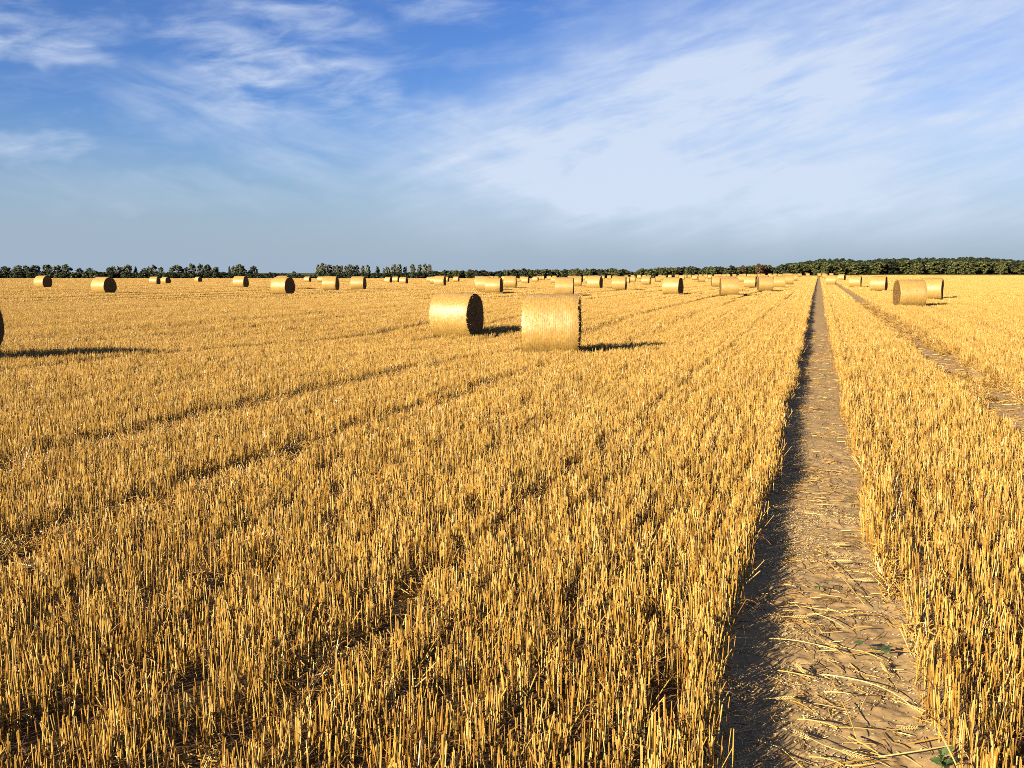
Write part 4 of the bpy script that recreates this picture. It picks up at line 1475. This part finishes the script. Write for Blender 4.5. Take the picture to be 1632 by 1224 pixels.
def loose_litter():
    """chaff flakes and short bits of straw, thick in drifts, too many to count"""
    ch, bits = MB(), MB()
    rnd = random.Random(21)
    npr = np.random.default_rng(4)
    for (x0, x1, y0, y1, n) in ((PATH_L - 0.04, SOIL_R + 0.04, 2.0, 7.5, 20000), (PATH_L - 0.04, PATH_R + 0.04, 7.5, 22, 9000), (TRK_L - 0.05, TRK_R + 0.05, 5, 20, 7000)):
        xs = npr.uniform(x0, x1, n)
        ys = npr.uniform(y0, y1, n)
        dn = fbm(xs * 3.2 + 5, ys * 4.5, 3)
        k = npr.random(n) < ss(0.44, 0.62, dn) + 0.05
        xs, ys = xs[k], ys[k]
        zs = soil_z(xs, ys, *((PATH_L, SOIL_R) if x0 < 1 else (TRK_L, TRK_R))) + 0.002 + 0.006 * npr.random(len(xs))
        wb = wob(ys)
        for x, y, z, wv in zip(xs, ys, zs, wb):
            a, L, wd = rnd.uniform(0, 6.283), rnd.uniform(0.004, 0.011), rnd.uniform(0.0015, 0.0035)
            ca, sa = math.cos(a), math.sin(a)
            t = rnd.uniform(-0.004, 0.006)
            x += wv
            ch.add([(x - ca * L, y - sa * L, z), (x + sa * wd, y - ca * wd, z + 0.001), (x + ca * L, y + sa * L, z + t), (x - sa * wd, y + ca * wd, z + 0.003)], [(0, 1, 2, 3)], jit(rnd.choice([(0.70, 0.50, 0.22), (0.62, 0.42, 0.15), (0.76, 0.60, 0.32)]), 0.12))
    for (x0, x1, y0, y1, n) in ((PATH_L, SOIL_R, 2.0, 9, 2000), (PATH_L, PATH_R, 9, 30, 1800), (TRK_L - 0.06, TRK_R + 0.06, 5, 18, 6500), (TRK_L - 0.06, TRK_R + 0.06, 18, 60, 7000)):
        xs, ys = npr.uniform(x0, x1, n), npr.uniform(y0, y1, n)
        dn = fbm(xs * 2.5 + 5, ys * 3.5, 3)
        k = npr.random(n) < ss(0.40, 0.65, dn) + 0.12
        xs, ys = xs[k], ys[k]
        zz = soil_z(xs, ys, *((PATH_L, SOIL_R) if x0 < 1 else (TRK_L, TRK_R)))
        wb = wob(ys)
        for x, y, z, wv in zip(xs, ys, zz, wb):
            a, L = rnd.uniform(0, 6.283), rnd.uniform(0.03, 0.15)
            ca, sa = math.cos(a) * L / 2, math.sin(a) * L / 2
            z0 = z + 0.004 + rnd.uniform(0, 0.010)
            x += wv
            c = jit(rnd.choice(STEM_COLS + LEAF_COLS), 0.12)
            r0 = rnd.uniform(0.0013, 0.0026) * (1.0 if y < 9 else 1.4)
            bits.tube([(x - ca, y - sa, z0), (x + sa * 0.06, y - ca * 0.06, z0 + 0.005), (x + ca, y + sa, z0 + rnd.uniform(-0.002, 0.012))], [r0, r0, r0 * 0.7], 3, c, cap=False)
    tag(ch.obj('chaff', M_LITTER), 'pale chaff drifted on the bare wheel tracks', 'chaff', kind='stuff')
    tag(bits.obj('straw_litter', M_LITTER), 'short broken straw scattered on the bare wheel tracks', 'litter', kind='stuff')


loose_litter()

M_WEED = leaf_material('weed_leaves', (0.075, 0.125, 0.034), (0.10, 0.15, 0.045))


def weed_leaf(L, wd, seed):
    """lobed leaf along +X with a folded midrib"""
    rnd = random.Random(seed)
    mb = MB()
    n = 9
    vs, fs = [], []
    for k in range(n + 1):
        t = k / n
        hw = wd * math.sin(math.pi * min(1, t * 0.9 + 0.06)) ** 0.8 * (1 + 0.16 * math.sin(k * 2.1 + seed))
        z = 0.35 * L * t - 0.42 * L * t * t
        vs += [(L * t, -hw, z + hw * 0.25 + rnd.uniform(-1, 1) * 0.002), (L * t, 0, z), (L * t, hw, z + hw * 0.25 + rnd.uniform(-1, 1) * 0.002)]
    for k in range(n):
        fs += [(3 * k, 3 * k + 1, 3 * k + 4, 3 * k + 3), (3 * k + 1, 3 * k + 2, 3 * k + 5, 3 * k + 4)]
    mb.add(vs, fs, (1, 1, 1))
    return mb.mesh('leaf', M_WEED, True)


LEAVES = [weed_leaf(1.0, 0.30, i) for i in range(4)]
WEEDS = [  # px, py, number of leaves, leaf length, plant height, label
    (1305, 930, 4, 0.050, 0.02, 'small flat green weed with two leaf clumps in the middle of the bare track'),
    (1395, 1030, 8, 0.055, 0.02, 'green weed lying flat under crossing straws on the bare track'),
    (1500, 1212, 9, 0.060, 0.05, 'bushy green weed at the bottom edge where track meets stubble'),
    (1356, 812, 7, 0.030, 0.13, 'upright thin green weed at the right side of the bare track'),
    (1466, 988, 4, 0.035, 0.05, 'small green leaf tuft at the foot of the right stubble edge'),
    (1541, 604, 8, 0.055, 0.14, 'green weed growing in the second wheel track on the right'),
    (1315, 600, 6, 0.050, 0.10, 'far small green weed in the bare track, lower of two'),
    (1311, 558, 6, 0.055, 0.10, 'far small green weed in the bare track, upper of two'),
]
for i, (px_, py_, n, L, h, lab) in enumerate(WEEDS):
    p = track_z(px_, py_, 0.0)
    o = empty('weed_plant', p)
    tag(o, lab, 'weed', 'green weeds on the tracks')
    mb = MB()
    mb.tube([(0, 0, -0.02), (0.005, 0.003, h * 0.5), (0.008, -0.004, h + 0.01)], [0.003, 0.0024, 0.0012], 5, (1.1, 1.2, 0.8))
    mb.obj('stem', M_WEED, o, True)
    for k in range(n):
        lf = link(bpy.data.objects.new('leaf', LEAVES[(i + k) % 4]), o)
        s = L * random.uniform(0.5, 1.05)
        lf.scale = (s, s, s)
        if h < 0.03:
            spread = 0.012 + 0.07 * (k / n) * (1 if n > 4 else 0.9)
            a = random.uniform(0, 6.283)
            lf.location = (math.cos(a) * spread * 1.4, math.sin(a) * spread * 0.6, 0.012 + 0.004 * k)
            lf.rotation_euler = (random.uniform(-0.3, 0.3), random.uniform(-0.35, 0.1), random.uniform(0, 6.283))
        else:
            lf.location = (0.004, 0, h * (0.15 + 0.85 * k / max(1, n - 1)))
            lf.rotation_euler = (random.uniform(-0.4, 0.4), random.uniform(-0.7, 0.0), k * 2.4)
